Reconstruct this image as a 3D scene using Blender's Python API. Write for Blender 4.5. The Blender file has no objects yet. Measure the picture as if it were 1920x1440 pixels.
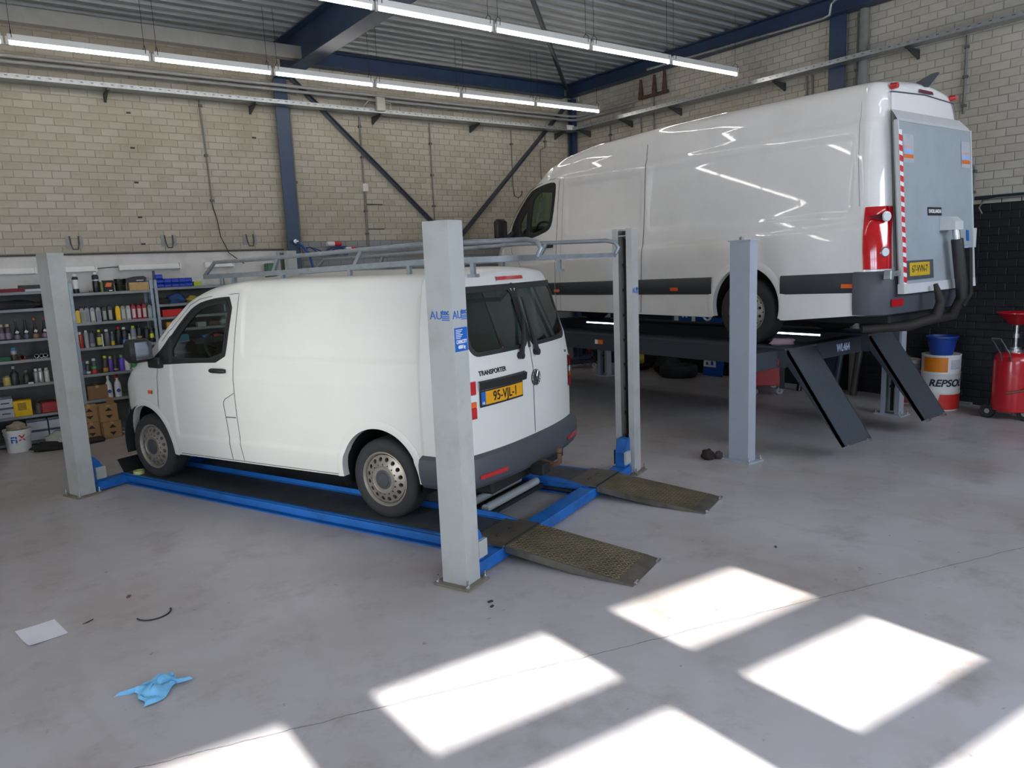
import bpy, bmesh, math, random
from mathutils import Vector, Matrix, Euler
random.seed(7)
S = bpy.context.scene
COL = S.collection
PI = math.pi

# ------------------------------------------------------------------ camera
cam_d = bpy.data.cameras.new('camera'); cam = bpy.data.objects.new('camera', cam_d); COL.objects.link(cam)
F_PX, PAN, PITCH, ROLL, CAM_H = 1386.52, 0.63229, 0.16126, -0.04237, 2.104
cam_d.sensor_width = 36.0; cam_d.lens = F_PX / 1920.0 * 36.0; cam_d.clip_end = 200
_fw = Vector((math.sin(PAN) * math.cos(PITCH), math.cos(PAN) * math.cos(PITCH), -math.sin(PITCH)))
_rt = Vector((math.cos(PAN), -math.sin(PAN), 0)); _up = _rt.cross(_fw)
_r2 = _rt * math.cos(ROLL) + _up * math.sin(ROLL); _u2 = -_rt * math.sin(ROLL) + _up * math.cos(ROLL)
cam.matrix_world = Matrix(((_r2.x, _u2.x, -_fw.x, 0), (_r2.y, _u2.y, -_fw.y, 0), (_r2.z, _u2.z, -_fw.z, CAM_H), (0, 0, 0, 1)))
S.camera = cam

# ------------------------------------------------------------------ world, sun, door-window daylight and added fill lights
W = bpy.data.worlds.new('world'); S.world = W; W.use_nodes = True
W.node_tree.nodes['Background'].inputs[0].default_value = (.62, .78, 1.0, 1)
W.node_tree.nodes['Background'].inputs[1].default_value = 6.0
def add_light(name, kind, energy, color, loc, direction, **kw):
    d = bpy.data.lights.new(name, kind); d.energy = energy; d.color = color
    for k, v in kw.items(): setattr(d, k, v)
    o = bpy.data.objects.new(name, d); COL.objects.link(o); o.location = loc
    o.rotation_euler = Vector(direction).to_track_quat('-Z', 'Y').to_euler()
    return o
SUN_EL = math.radians(30)
add_light('sun', 'SUN', 20, (1, .965, .9), (0, -8, 8), (0, math.cos(SUN_EL), -math.sin(SUN_EL)), angle=math.radians(.8))
add_light('daylight_door_windows', 'AREA', 100, (.72, .82, 1.0), (1.9, -1.72, 2.0), (.1, 1, -.12), shape='RECTANGLE', size=4.4, size_y=2.2)
add_light('added_front_fill', 'AREA', 260, (.74, .83, 1.0), (7.4, -2.25, 3.6), (-.05, 1, -.22), shape='RECTANGLE', size=5.0, size_y=1.4)  # added fill from the front right; no window stands there
add_light('added_left_fill', 'AREA', 65, (1, .96, .93), (-4.9, 2.9, 1.6), (1, .12, 0), shape='RECTANGLE', size=1.9, size_y=3.0)  # added fill from the left for surfaces facing that way
add_light('added_left_beam', 'SPOT', 1150, (1, .98, .93), (-4.9, 2.9, 1.9), (6.9, 3.0, -.75), spot_size=math.radians(25), spot_blend=1.0, shadow_soft_size=.45)  # added soft spot that makes the bright patch on the small van
vs = S.view_settings
vs.view_transform = 'Standard'; vs.look = 'None'; vs.gamma = 1; vs.use_curve_mapping = False; vs.exposure = 0.25
TUBE_STRENGTH = 16.5

# ------------------------------------------------------------------ materials
def lin(h):
    if isinstance(h, str):
        h = h.lstrip('#'); c = [int(h[i:i + 2], 16) / 255 for i in (0, 2, 4)]
        return tuple((x / 12.92 if x <= .04045 else ((x + .055) / 1.055) ** 2.4) for x in c)
    return tuple(h)
MATS = {}
def mat(name, col, rough=.5, metal=0., var=.08, scale=8., bump=0., bscale=60., spec=.5, coat=0., dirt=None, emit=0., ecol=None):
    """one procedural material: base colour broken up by noise, optional fine relief and dirt"""
    if name in MATS: return MATS[name]
    m = bpy.data.materials.new(name); m.use_nodes = True; nt = m.node_tree; N = nt.nodes; L = nt.links
    b = N['Principled BSDF']; c = lin(col)
    b.inputs['Roughness'].default_value = rough; b.inputs['Metallic'].default_value = metal
    b.inputs['Specular IOR Level'].default_value = spec
    if coat: b.inputs['Coat Weight'].default_value = coat; b.inputs['Coat Roughness'].default_value = .06
    tc = N.new('ShaderNodeTexCoord')
    nz = N.new('ShaderNodeTexNoise'); nz.inputs['Scale'].default_value = scale; nz.inputs['Detail'].default_value = 4
    L.new(tc.outputs['Object'], nz.inputs['Vector'])
    rp = N.new('ShaderNodeValToRGB'); rp.color_ramp.elements[0].position = .3; rp.color_ramp.elements[1].position = .7
    rp.color_ramp.elements[0].color = tuple(x * (1 - var) for x in c) + (1,)
    rp.color_ramp.elements[1].color = tuple(min(1, x * (1 + var)) for x in c) + (1,)
    L.new(nz.outputs['Fac'], rp.inputs['Fac']); out = rp.outputs['Color']
    if dirt:
        dcol, amount, dscale = dirt
        n2 = N.new('ShaderNodeTexNoise'); n2.inputs['Scale'].default_value = dscale; n2.inputs['Detail'].default_value = 6; n2.inputs['Roughness'].default_value = .65
        L.new(tc.outputs['Object'], n2.inputs['Vector'])
        mr = N.new('ShaderNodeMapRange'); mr.inputs['From Min'].default_value = .48; mr.inputs['From Max'].default_value = .75; mr.inputs['To Max'].default_value = amount
        L.new(n2.outputs['Fac'], mr.inputs['Value'])
        mx = N.new('ShaderNodeMix'); mx.data_type = 'RGBA'; L.new(mr.outputs['Result'], mx.inputs['Factor'])
        L.new(out, mx.inputs['A']); mx.inputs['B'].default_value = lin(dcol) + (1,); out = mx.outputs['Result']
    L.new(out, b.inputs['Base Color'])
    if bump:
        n3 = N.new('ShaderNodeTexNoise'); n3.inputs['Scale'].default_value = bscale; n3.inputs['Detail'].default_value = 3
        L.new(tc.outputs['Object'], n3.inputs['Vector'])
        bp = N.new('ShaderNodeBump'); bp.inputs['Strength'].default_value = bump; bp.inputs['Distance'].default_value = .01
        L.new(n3.outputs['Fac'], bp.inputs['Height']); L.new(bp.outputs['Normal'], b.inputs['Normal'])
    if emit:
        b.inputs['Emission Color'].default_value = lin(ecol or col) + (1,); b.inputs['Emission Strength'].default_value = emit
    MATS[name] = m; return m
def glass_mat(name, tint, alpha, rough=.02):
    if name in MATS: return MATS[name]
    m = bpy.data.materials.new(name); m.use_nodes = True; nt = m.node_tree; N = nt.nodes; L = nt.links; N.clear()
    o = N.new('ShaderNodeOutputMaterial'); t = N.new('ShaderNodeBsdfTransparent'); g = N.new('ShaderNodeBsdfGlossy'); mx = N.new('ShaderNodeMixShader'); fr = N.new('ShaderNodeFresnel')
    t.inputs['Color'].default_value = tuple(x * alpha for x in lin(tint)) + (1,); g.inputs['Roughness'].default_value = rough; fr.inputs['IOR'].default_value = 1.5
    ge = N.new('ShaderNodeNewGeometry'); io = N.new('ShaderNodeMath'); io.operation = 'MULTIPLY_ADD'; io.inputs[1].default_value = 1 / 1.5 - 1.5; io.inputs[2].default_value = 1.5  # a pane is a thin sheet: same reflection from both sides
    L.new(ge.outputs['Backfacing'], io.inputs[0]); L.new(io.outputs[0], fr.inputs['IOR']); L.new(fr.outputs[0], mx.inputs[0]); L.new(t.outputs[0], mx.inputs[1]); L.new(g.outputs[0], mx.inputs[2]); L.new(mx.outputs[0], o.inputs[0])
    MATS[name] = m; return m
def nodes_of(m): return m.node_tree.nodes, m.node_tree.links, m.node_tree.nodes['Principled BSDF']

# ------------------------------------------------------------------ mesh builder
class MB:
    def __init__(s): s.v = []; s.f = []
    def add(s, vs_, fs):
        o = len(s.v); s.v.extend([tuple(p) for p in vs_]); s.f.extend([tuple(i + o for i in f) for f in fs]); return s
    def box(s, c, d, rot=None, taper=None):
        x, y, z = (k / 2 for k in d); P = []
        for sz in (-1, 1):
            t = taper if (taper is not None and sz > 0) else 1
            for sx, sy in ((-1, -1), (1, -1), (1, 1), (-1, 1)): P.append(Vector((sx * x * t, sy * y * t, sz * z)))
        if rot is not None:
            R = rot if isinstance(rot, Matrix) else Euler(rot).to_matrix()
            P = [R @ p for p in P]
        c = Vector(c)
        return s.add([p + c for p in P], [(3, 2, 1, 0), (4, 5, 6, 7), (0, 1, 5, 4), (1, 2, 6, 5), (2, 3, 7, 6), (3, 0, 4, 7)])
    def bb(s, x0, x1, y0, y1, z0, z1): return s.box(((x0 + x1) / 2, (y0 + y1) / 2, (z0 + z1) / 2), (x1 - x0, y1 - y0, z1 - z0))
    def cbox(s, x0, x1, y0, y1, z0, z1, c=.01):
        """box with all edges chamfered"""
        P = []; xs = (x0, x1); ys = (y0, y1); zs = (z0, z1); idx = {}
        for i in (0, 1):
            for j in (0, 1):
                for k in (0, 1):
                    X, Y, Z = xs[i], ys[j], zs[k]; dx = c if i == 0 else -c; dy = c if j == 0 else -c; dz = c if k == 0 else -c
                    idx[i, j, k] = len(P); P += [(X, Y + dy, Z + dz), (X + dx, Y, Z + dz), (X + dx, Y + dy, Z)]
        F = []
        for i in (0, 1): F.append([idx[i, 0, 0], idx[i, 1, 0], idx[i, 1, 1], idx[i, 0, 1]])
        for j in (0, 1): F.append([idx[0, j, 0] + 1, idx[1, j, 0] + 1, idx[1, j, 1] + 1, idx[0, j, 1] + 1])
        for k in (0, 1): F.append([idx[0, 0, k] + 2, idx[1, 0, k] + 2, idx[1, 1, k] + 2, idx[0, 1, k] + 2])
        for i in (0, 1):
            for j in (0, 1): F.append([idx[i, j, 0], idx[i, j, 1], idx[i, j, 1] + 1, idx[i, j, 0] + 1])
            for k in (0, 1): F.append([idx[i, 0, k], idx[i, 1, k], idx[i, 1, k] + 2, idx[i, 0, k] + 2])
        for j in (0, 1):
            for k in (0, 1): F.append([idx[0, j, k] + 1, idx[1, j, k] + 1, idx[1, j, k] + 2, idx[0, j, k] + 2])
        for a in idx.values(): F.append([a, a + 1, a + 2])
        return s.add(P, F)
    def cyl(s, p0, p1, r0, r1=None, n=16, caps=True):
        r1 = r0 if r1 is None else r1; p0, p1 = Vector(p0), Vector(p1); ax = (p1 - p0).normalized()
        u = ax.orthogonal().normalized(); w = ax.cross(u); P = []
        for p, r in ((p0, r0), (p1, r1)):
            for i in range(n): a = 2 * PI * i / n; P.append(p + (u * math.cos(a) + w * math.sin(a)) * r)
        F = [(i, (i + 1) % n, n + (i + 1) % n, n + i) for i in range(n)]
        if caps: F += [tuple(range(n - 1, -1, -1)), tuple(range(n, 2 * n))]
        return s.add(P, F)
    def tube(s, pts, r, n=8, caps=True, square=False):
        pts = [Vector(p) for p in pts]; P = []; F = []; prev = None
        if square: n = 4
        for i, p in enumerate(pts):
            if i == 0: t = pts[1] - p
            elif i == len(pts) - 1: t = p - pts[i - 1]
            else: t = (pts[i + 1] - p).normalized() + (p - pts[i - 1]).normalized()
            t.normalize()
            if prev is None:
                up = Vector((0, 0, 1)) if abs(t.z) < .95 else Vector((0, 1, 0)); u = up.cross(t).normalized()
            else: u = (prev - t * prev.dot(t)).normalized()
            prev = u; w = t.cross(u)
            rr = r[i] if isinstance(r, (list, tuple)) else r
            if i and i < len(pts) - 1 and square: rr = rr * 1.06
            for k in range(n): a = 2 * PI * (k + (.5 if square else 0)) / n; P.append(p + (u * math.cos(a) + w * math.sin(a)) * rr * (1.414 if square else 1))
        for i in range(len(pts) - 1):
            for k in range(n): F.append((i * n + k, i * n + (k + 1) % n, (i + 1) * n + (k + 1) % n, (i + 1) * n + k))
        if caps: F += [tuple(range(n - 1, -1, -1)), tuple(range((len(pts) - 1) * n, len(pts) * n))]
        return s.add(P, F)
    def lathe(s, prof, c=(0, 0, 0), n=20, axis='z', closed=False):
        P = []; F = []; m = len(prof)
        for r, h in prof:
            for k in range(n):
                a = 2 * PI * k / n; x, y = r * math.cos(a), r * math.sin(a)
                p = (x, y, h) if axis == 'z' else ((h, x, y) if axis == 'x' else (x, h, y))
                P.append((p[0] + c[0], p[1] + c[1], p[2] + c[2]))
        for i in range(m - 1 + (1 if closed else 0)):
            j = (i + 1) % m
            for k in range(n): F.append((i * n + k, i * n + (k + 1) % n, j * n + (k + 1) % n, j * n + k))
        if not closed:
            if prof[0][0] > 1e-6: F.append(tuple(range(n - 1, -1, -1)))
            if prof[-1][0] > 1e-6: F.append(tuple(range((m - 1) * n, m * n)))
        return s.add(P, F)
    def prism(s, poly, a, b, axis='x'):
        """poly of 2d points pushed from a to b along axis (x: poly=(y,z), y: (x,z), z: (x,y))"""
        n = len(poly)
        def q(u, v, t): return (t, u, v) if axis == 'x' else ((u, t, v) if axis == 'y' else (u, v, t))
        P = [q(u, v, a) for u, v in poly] + [q(u, v, b) for u, v in poly]
        return s.add(P, [tuple(range(n - 1, -1, -1)), tuple(range(n, 2 * n))] + [(i, (i + 1) % n, n + (i + 1) % n, n + i) for i in range(n)])
    def grid(s, rows, close=False):
        n = len(rows[0]); P = [p for r in rows for p in r]; F = []
        for i in range(len(rows) - 1):
            for k in range(n - 1 + (1 if close else 0)): F.append((i * n + k, i * n + (k + 1) % n, (i + 1) * n + (k + 1) % n, (i + 1) * n + k))
        return s.add(P, F)
    def mesh(s, name, m, smooth=None):
        me = bpy.data.meshes.new(name); me.from_pydata([tuple(p) for p in s.v], [], s.f)
        bm = bmesh.new(); bm.from_mesh(me); bmesh.ops.recalc_face_normals(bm, faces=bm.faces); bm.to_mesh(me); bm.free()
        if m is not None: me.materials.append(m)
        if smooth is not None:
            me.polygons.foreach_set('use_smooth', [True] * len(me.polygons))
            try: me.set_sharp_from_angle(angle=math.radians(smooth))
            except Exception: pass
        me.update(); return me
    def build(s, name, m, parent=None, smooth=None, loc=None, rot=None):
        return link(name, s.mesh(name, m, smooth), parent, loc, rot)
def link(name, me, parent=None, loc=None, rot=None):
    o = bpy.data.objects.new(name, me); COL.objects.link(o)
    if parent is not None: o.parent = parent
    if loc is not None: o.location = loc
    if rot is not None: o.rotation_euler = rot
    return o
def thing(name, label, cat, loc=(0, 0, 0), rz=0., group=None):
    o = bpy.data.objects.new(name, None); COL.objects.link(o); o.empty_display_size = .1
    o.location = loc; o.rotation_euler = (0, 0, rz); return tag(o, label, cat, group)
def tag(o, label, cat, group=None):
    o['label'] = label; o['category'] = cat
    if group: o['group'] = group
    return o
def struct(o): o['kind'] = 'structure'; return o
def dup(root, loc, label=None, rz=None, group=None):
    r = root.copy(); COL.objects.link(r); r.location = loc
    if rz is not None: r.rotation_euler = (0, 0, rz)
    if label: r['label'] = label
    if group: r['group'] = group
    for ch in list(root.children):
        c = ch.copy(); COL.objects.link(c); c.parent = r
        for g in list(ch.children):
            d = g.copy(); COL.objects.link(d); d.parent = c
    return r
def text_mesh(txt, size, m, depth=.002, bold=0., align='CENTER', squeeze=1., shear=0., space=1.):
    cu = bpy.data.curves.new('lettering', 'FONT'); cu.body = txt; cu.size = size; cu.extrude = depth; cu.offset = bold
    cu.align_x = align; cu.align_y = 'CENTER'; cu.shear = shear; cu.space_character = space
    to = bpy.data.objects.new('lettering_src', cu); COL.objects.link(to)
    dg = bpy.context.evaluated_depsgraph_get(); me = bpy.data.meshes.new_from_object(to.evaluated_get(dg))
    bpy.data.objects.remove(to); bpy.data.curves.remove(cu)
    for v in me.vertices: v.co.x *= squeeze
    me.materials.clear(); me.materials.append(m); me.name = 'lettering'; return me
def text_on(txt, size, m, parent, pos, right, up, **kw):
    """lettering laid on a surface: right/up are the reading directions"""
    me = text_mesh(txt, size, m, **kw); R = Vector(right).normalized(); U = Vector(up).normalized(); Nn = R.cross(U)
    M = Matrix((R, U, Nn)).transposed().to_4x4(); M.translation = Vector(pos); me.transform(M)
    return link('lettering', me, parent)
def sstep(a, b, x):
    t = max(0., min(1., (x - a) / (b - a))); return t * t * (3 - 2 * t)
def lerp_tab(tab, x):
    if x <= tab[0][0]: return tab[0][1]
    for (a, b), (c, d) in zip(tab, tab[1:]):
        if x <= c: return b + (d - b) * (x - a) / (c - a)
    return tab[-1][1]
def smooth_tab(tab, x, h=.06): return (lerp_tab(tab, x - h) + 2 * lerp_tab(tab, x) + lerp_tab(tab, x + h)) / 4
def inside(poly, x, y):
    r = False; n = len(poly); j = n - 1
    for i in range(n):
        xi, yi = poly[i]; xj, yj = poly[j]
        if (yi > y) != (yj > y) and x < (xj - xi) * (y - yi) / (yj - yi) + xi: r = not r
        j = i
    return r
def chaikin(poly, it=2, closed=True):
    for _ in range(it):
        q = []; n = len(poly)
        for i in range(n if closed else n - 1):
            a, b = poly[i], poly[(i + 1) % n]
            q += [(a[0] * .75 + b[0] * .25, a[1] * .75 + b[1] * .25), (a[0] * .25 + b[0] * .75, a[1] * .25 + b[1] * .75)]
        if not closed: q = [poly[0]] + q + [poly[-1]]
        poly = q
    return poly
def resample(poly, step, closed=True):
    q = []; n = len(poly)
    for i in range(n if closed else n - 1):
        a, b = poly[i], poly[(i + 1) % n]; k = max(1, int(math.hypot(b[0] - a[0], b[1] - a[1]) / step))
        q += [(a[0] + (b[0] - a[0]) * t / k, a[1] + (b[1] - a[1]) * t / k) for t in range(k)]
    if not closed: q.append(poly[-1])
    return q
def area2(poly): return sum(poly[i - 1][0] * poly[i][1] - poly[i][0] * poly[i - 1][1] for i in range(len(poly)))
def offset_poly(poly, d):
    """positive d grows a closed polygon"""
    s = 1 if area2(poly) > 0 else -1; n = len(poly); q = []
    for i in range(n):
        ax, ay = poly[i - 1]; bx, by = poly[(i + 1) % n]; tx, ty = bx - ax, by - ay; l = math.hypot(tx, ty) or 1
        q.append((poly[i][0] + s * ty / l * d, poly[i][1] - s * tx / l * d))
    return q
# ------------------------------------------------------------------ room constants
XR, YB, XL, YF, ZC = 10.62, 12.0, -5.0, -2.0, 5.62
def project(p):
    d = Vector(p) - Vector((0, 0, CAM_H)); z = d.dot(_fw)
    return (-1, -1, z) if z <= .1 else (960 + F_PX * d.dot(_r2) / z, 720 - F_PX * d.dot(_u2) / z, z)

# materials of the shell
def concrete():
    m = mat('floor_concrete', '#aba8ab', .42, var=.05, scale=.7, bump=.05, bscale=90)
    N, L, b = nodes_of(m); base = b.inputs['Base Color'].links[0].from_socket; tc = [n for n in N if n.type == 'TEX_COORD'][0]
    def noise(scale, det=6, rough=.6):
        n = N.new('ShaderNodeTexNoise'); n.inputs['Scale'].default_value = scale; n.inputs['Detail'].default_value = det; n.inputs['Roughness'].default_value = rough
        L.new(tc.outputs['Object'], n.inputs['Vector']); return n.outputs['Fac']
    def rng(src, a, b_, top):
        r = N.new('ShaderNodeMapRange'); r.inputs['From Min'].default_value = a; r.inputs['From Max'].default_value = b_; r.inputs['To Max'].default_value = top; L.new(src, r.inputs['Value']); return r.outputs['Result']
    def mix(fac, a, col):
        x = N.new('ShaderNodeMix'); x.data_type = 'RGBA'; L.new(fac, x.inputs['Factor']); L.new(a, x.inputs['A']); x.inputs['B'].default_value = lin(col) + (1,); return x.outputs['Result']
    c = mix(rng(noise(.55, 5), .42, .7, .65), base, '#8a7f74')          # brown scuffed areas
    c = mix(rng(noise(2.3, 8, .7), .52, .78, .6), c, '#77695c')           # stains
    c = mix(rng(noise(11, 4, .6), .68, .74, .55), c, '#5d5148')          # spots
    w = N.new('ShaderNodeTexWave'); w.inputs['Scale'].default_value = .35; w.inputs['Distortion'].default_value = 9; w.inputs['Detail'].default_value = 4; L.new(tc.outputs['Object'], w.inputs['Vector'])
    c = mix(rng(w.outputs['Fac'], .95, 1, .08), c, '#6f655d')            # drag marks
    sp = N.new('ShaderNodeSeparateXYZ'); L.new(tc.outputs['Object'], sp.inputs[0])
    a1 = N.new('ShaderNodeMath'); a1.operation = 'MULTIPLY_ADD'; L.new(sp.outputs['X'], a1.inputs[0]); a1.inputs[1].default_value = .28; L.new(sp.outputs['Y'], a1.inputs[2])
    a2 = N.new('ShaderNodeMath'); a2.operation = 'MULTIPLY_ADD'; L.new(noise(6, 4), a2.inputs[0]); a2.inputs[1].default_value = .05; L.new(a1.outputs[0], a2.inputs[2])
    a3 = N.new('ShaderNodeMath'); a3.operation = 'SUBTRACT'; L.new(a2.outputs[0], a3.inputs[0]); a3.inputs[1].default_value = 3.495
    a4 = N.new('ShaderNodeMath'); a4.operation = 'ABSOLUTE'; L.new(a3.outputs[0], a4.inputs[0])
    a5 = N.new('ShaderNodeMath'); a5.operation = 'LESS_THAN'; L.new(a4.outputs[0], a5.inputs[0]); a5.inputs[1].default_value = .0035
    a6 = N.new('ShaderNodeMath'); a6.operation = 'MULTIPLY'; L.new(a5.outputs[0], a6.inputs[0]); a6.inputs[1].default_value = .7
    c = mix(a6.outputs[0], c, '#4b443f')                                 # one hairline crack in the screed
    L.new(c, b.inputs['Base Color'])
    r = rng(noise(1.4, 5), .3, .7, .2); ad = N.new('ShaderNodeMath'); ad.inputs[1].default_value = .34; L.new(r, ad.inputs[0]); L.new(ad.outputs[0], b.inputs['Roughness'])
    return m
def brick_mat(name, c0, c1, axis, stain, rough=.85):
    """brick colour drawn once per brick from its course and place in the bond"""
    m = mat(name, c0, rough, var=.06, scale=14, bump=.25, bscale=120); N, L, b = nodes_of(m)
    base = b.inputs['Base Color'].links[0].from_socket
    ge = N.new('ShaderNodeNewGeometry'); sp = N.new('ShaderNodeSeparateXYZ'); L.new(ge.outputs['Position'], sp.inputs[0])
    def M(op, a, v, c=None):
        n = N.new('ShaderNodeMath'); n.operation = op
        for i, s in enumerate((a, v, c)):
            if s is None: continue
            if isinstance(s, (int, float)): n.inputs[i].default_value = s
            else: L.new(s, n.inputs[i])
        return n.outputs[0]
    row = M('FLOOR', M('DIVIDE', sp.outputs['Z'], .1), 0)
    half = M('MULTIPLY', M('MODULO', row, 2), .5)
    col = M('FLOOR', M('ADD', M('DIVIDE', sp.outputs[axis], .22), half), 0)
    cv = N.new('ShaderNodeCombineXYZ'); L.new(col, cv.inputs[0]); L.new(row, cv.inputs[1])
    wn = N.new('ShaderNodeTexWhiteNoise'); L.new(cv.outputs[0], wn.inputs['Vector'])
    mx = N.new('ShaderNodeMix'); mx.data_type = 'RGBA'; L.new(wn.outputs['Value'], mx.inputs['Factor']); L.new(base, mx.inputs['A']); mx.inputs['B'].default_value = lin(c1) + (1,)
    n2 = N.new('ShaderNodeTexNoise'); n2.inputs['Scale'].default_value = .9; n2.inputs['Detail'].default_value = 6; L.new(ge.outputs['Position'], n2.inputs['Vector'])
    mr = N.new('ShaderNodeMapRange'); mr.inputs['From Min'].default_value = .52; mr.inputs['From Max'].default_value = .8; mr.inputs['To Max'].default_value = .45; L.new(n2.outputs['Fac'], mr.inputs['Value'])
    m2 = N.new('ShaderNodeMix'); m2.data_type = 'RGBA'; L.new(mr.outputs['Result'], m2.inputs['Factor']); L.new(mx.outputs['Result'], m2.inputs['A']); m2.inputs['B'].default_value = lin(stain) + (1,)
    L.new(m2.outputs['Result'], b.inputs['Base Color']); return m
MORTAR = mat('mortar', '#a39d8e', .95, var=.1, scale=5, bump=.3)
BR_B = brick_mat('brick_cream_back', '#a8a08d', '#b5ae9e', 'X', '#8a8066')
BR_BG = brick_mat('brick_grey_paint', '#8b8b90', '#90908f', 'X', '#77777a', .6)
BR_R = brick_mat('brick_cream_right', '#b7b0a1', '#c3bdaf', 'Y', '#9a8f74')
BR_RK = brick_mat('brick_black_paint', '#17181b', '#1b1c20', 'Y', '#202125', .55)
BLUE = mat('steel_blue_paint', '#293d59', .45, var=.12, scale=5, dirt=('#1d2a3a', .5, 6))
GALV = mat('galvanised', '#a3a7a8', .42, .75, var=.15, scale=20)
WHITE_WALL = mat('white_wall_paint', '#c9c7c4', .7, var=.04, scale=3, dirt=('#9d978c', .5, 2.5))
GREYPIPE = mat('pipe_grey', '#a7a6a2', .5, var=.06)

# floor
fl = struct(MB().bb(XL - .2, XR + .2, YF - 2, YB + .2, -.2, 0).build('floor', concrete()))

# brick walls: a mortar slab and single bricks standing proud of it
BW, BH, PX_, PZ_ = .21, .09, .22, .10
def brick_mesh(name, m, axis, length=BW):
    b = MB(); d, c = .008, .004; h, w = BH / 2, length / 2
    P = []
    for off, sh in ((0, 0), (d - c, 0), (d, c)):
        for sx, sz in ((-1, -1), (1, -1), (1, 1), (-1, 1)):
            u, v = sx * (w - sh), sz * (h - sh); P.append((u, -off, v) if axis == 'X' else (-off, u, v))
    F = [(8, 9, 10, 11)] + [(a + i, a + (i + 1) % 4, a + 4 + (i + 1) % 4, a + 4 + i) for a in (0, 4) for i in range(4)]
    return MB().add(P, F), b.add(P, F).mesh(name, m)
def brick_wall(wall, axis, plane, u0, u1, z0, z1, matfn, visible, holes=()):
    cells = []
    for r in range(int(z0 / PZ_), int(z1 / PZ_)):
        k0 = int(math.floor(u0 / PX_)) - 1
        for k in range(k0, int(u1 / PX_) + 2):
            a = (k - (.5 if r % 2 else 0)) * PX_; c = a + PX_ / 2
            if a < u0 - .001 or a + PX_ > u1 + .001: continue
            z = r * PZ_ + PZ_ / 2
            if any(h[0] < c < h[1] and h[2] < z < h[3] for h in holes): continue
            p = (c, plane, z) if axis == 'X' else (plane, c, z)
            cells.append((p, matfn(c, z)))
    scored = []
    for p, m in cells:
        x, y, d = project(p)
        if d > 0 and 0 <= x <= 1920 and 0 <= y <= 1440 and visible(x, y): scored.append((d, p, m))
    scored.sort(key=lambda t: t[0]); single = set(t[1] for t in scored[:300])
    shapes = {}
    rest = {}
    for p, m in cells:
        if m.name not in shapes: shapes[m.name] = brick_mesh('brick', m, axis)
        if p in single: link('brick', shapes[m.name][1], wall, p)
        else:
            mb = rest.setdefault(m.name, MB()); src = shapes[m.name][0]
            mb.add([(v[0] + p[0], v[1] + p[1], v[2] + p[2]) for v in src.v], src.f)
    for nm, mb in rest.items():
        o = mb.build('brickwork', MATS[nm], wall); o['kind'] = 'stuff'

wb = struct(MB().bb(XL - .2, XR + .2, YB, YB + .2, 0, 6).build('wall_back', MORTAR))
brick_wall(wb, 'X', YB, .0, XR, 1.2, 5.5, lambda c, z: BR_BG if (c > 4.4 and z < 2.645) else BR_B,
           lambda x, y: y < 470 and x < 1060, holes=((-9, 4.3, 0, 2.46),))
wr = struct(MB().bb(XR, XR + .2, YF - 2, YB, 0, 6).build('wall_right', MORTAR))
brick_wall(wr, 'Y', XR, 1.0, YB, 0, 5.5, lambda c, z: BR_RK if z < 2.65 else BR_R,
           lambda x, y: x > 1835 or y < 480 - .26 * x + 60 and x > 1400)
# white-painted lower panel behind the shelving, standing slightly proud of the bricks
struct(MB().bb(XL, 4.3, YB - .035, YB + .01, 0, 2.47).build('trim_1', WHITE_WALL))
struct(MB().bb(XL, 4.3, YB - .05, YB, 2.47, 2.495).build('trim_2', mat('ledge_shadow_line', '#4a463f', .8)))  # dark strip paints in the shadow line above the white panel
struct(MB().bb(XR - .03, XR, 1.0, 4.6, 2.655, 2.70).build('trim_3', mat('navy_strip', '#1f2633', .5)))
struct(MB().bb(XR - .001, XR, YF - 1.9, YB, 0, 2.66).build('trim_4', mat('black_wall_paint', '#15161a', .6, var=.1)))
struct(MB().bb(4.4, XR, YB - .001, YB, 0, 2.65).build('trim_5', mat('grey_wall_paint', '#7c7c80', .6, var=.05)))
# left wall with an unseen opening added for the left fill lights, front wall with the glazed sectional door behind the camera
LW = mat('left_wall_paint', '#aaa592', .85, var=.06)
lw = MB(); lw.bb(XL - .2, XL, YF - 2, 1.9, 0, 6); lw.bb(XL - .2, XL, 3.9, YB + .2, 0, 6); lw.bb(XL - .2, XL, 1.9, 3.9, 3.2, 6)
struct(lw.build('wall_left', LW))
fw_ = MB(); cols = [(-.12, .95), (1.40, 2.45), (2.93, 4.0)]; rows = [(2.95 - .543 * k - .365, 2.95 - .543 * k) for k in range(4)]
zs_ = [0] + sorted(z for r in rows for z in r) + [6]; xs_ = [XL - .3] + [x for c in cols for x in c] + [XR + .3]
for i in range(len(xs_) - 1):
    for j in range(len(zs_) - 1):
        if i % 2 == 1 and j % 2 == 1: continue
        fw_.bb(xs_[i], xs_[i + 1], -.05, 0, zs_[j], zs_[j + 1])
fo = struct(fw_.build('wall_front', LW)); fo.matrix_world = Matrix.Translation((3, YF, 0)) @ Matrix.Rotation(-.09, 4, 'Z') @ Matrix.Translation((-3, 0, 0))

# roof deck: trapezoidal steel sheets, ribs running along the room
DECK = mat('deck_steel', '#a0a3a1', .5, .2, var=.10, scale=3)
prof = []; y = YF - 2
while y < YB + .2:
    prof += [(y, ZC), (y + .10, ZC), (y + .135, ZC + .09), (y + .215, ZC + .09)]; y += .25
ck = MB(); ck.grid([[(XL - .2, a, b) for a, b in prof], [(XR + .2, a, b) for a, b in prof]]); ck.bb(XL - .2, XR + .2, YF - 2, YB + .2, ZC + .15, ZC + .25)
struct(ck.build('ceiling', DECK))

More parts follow.
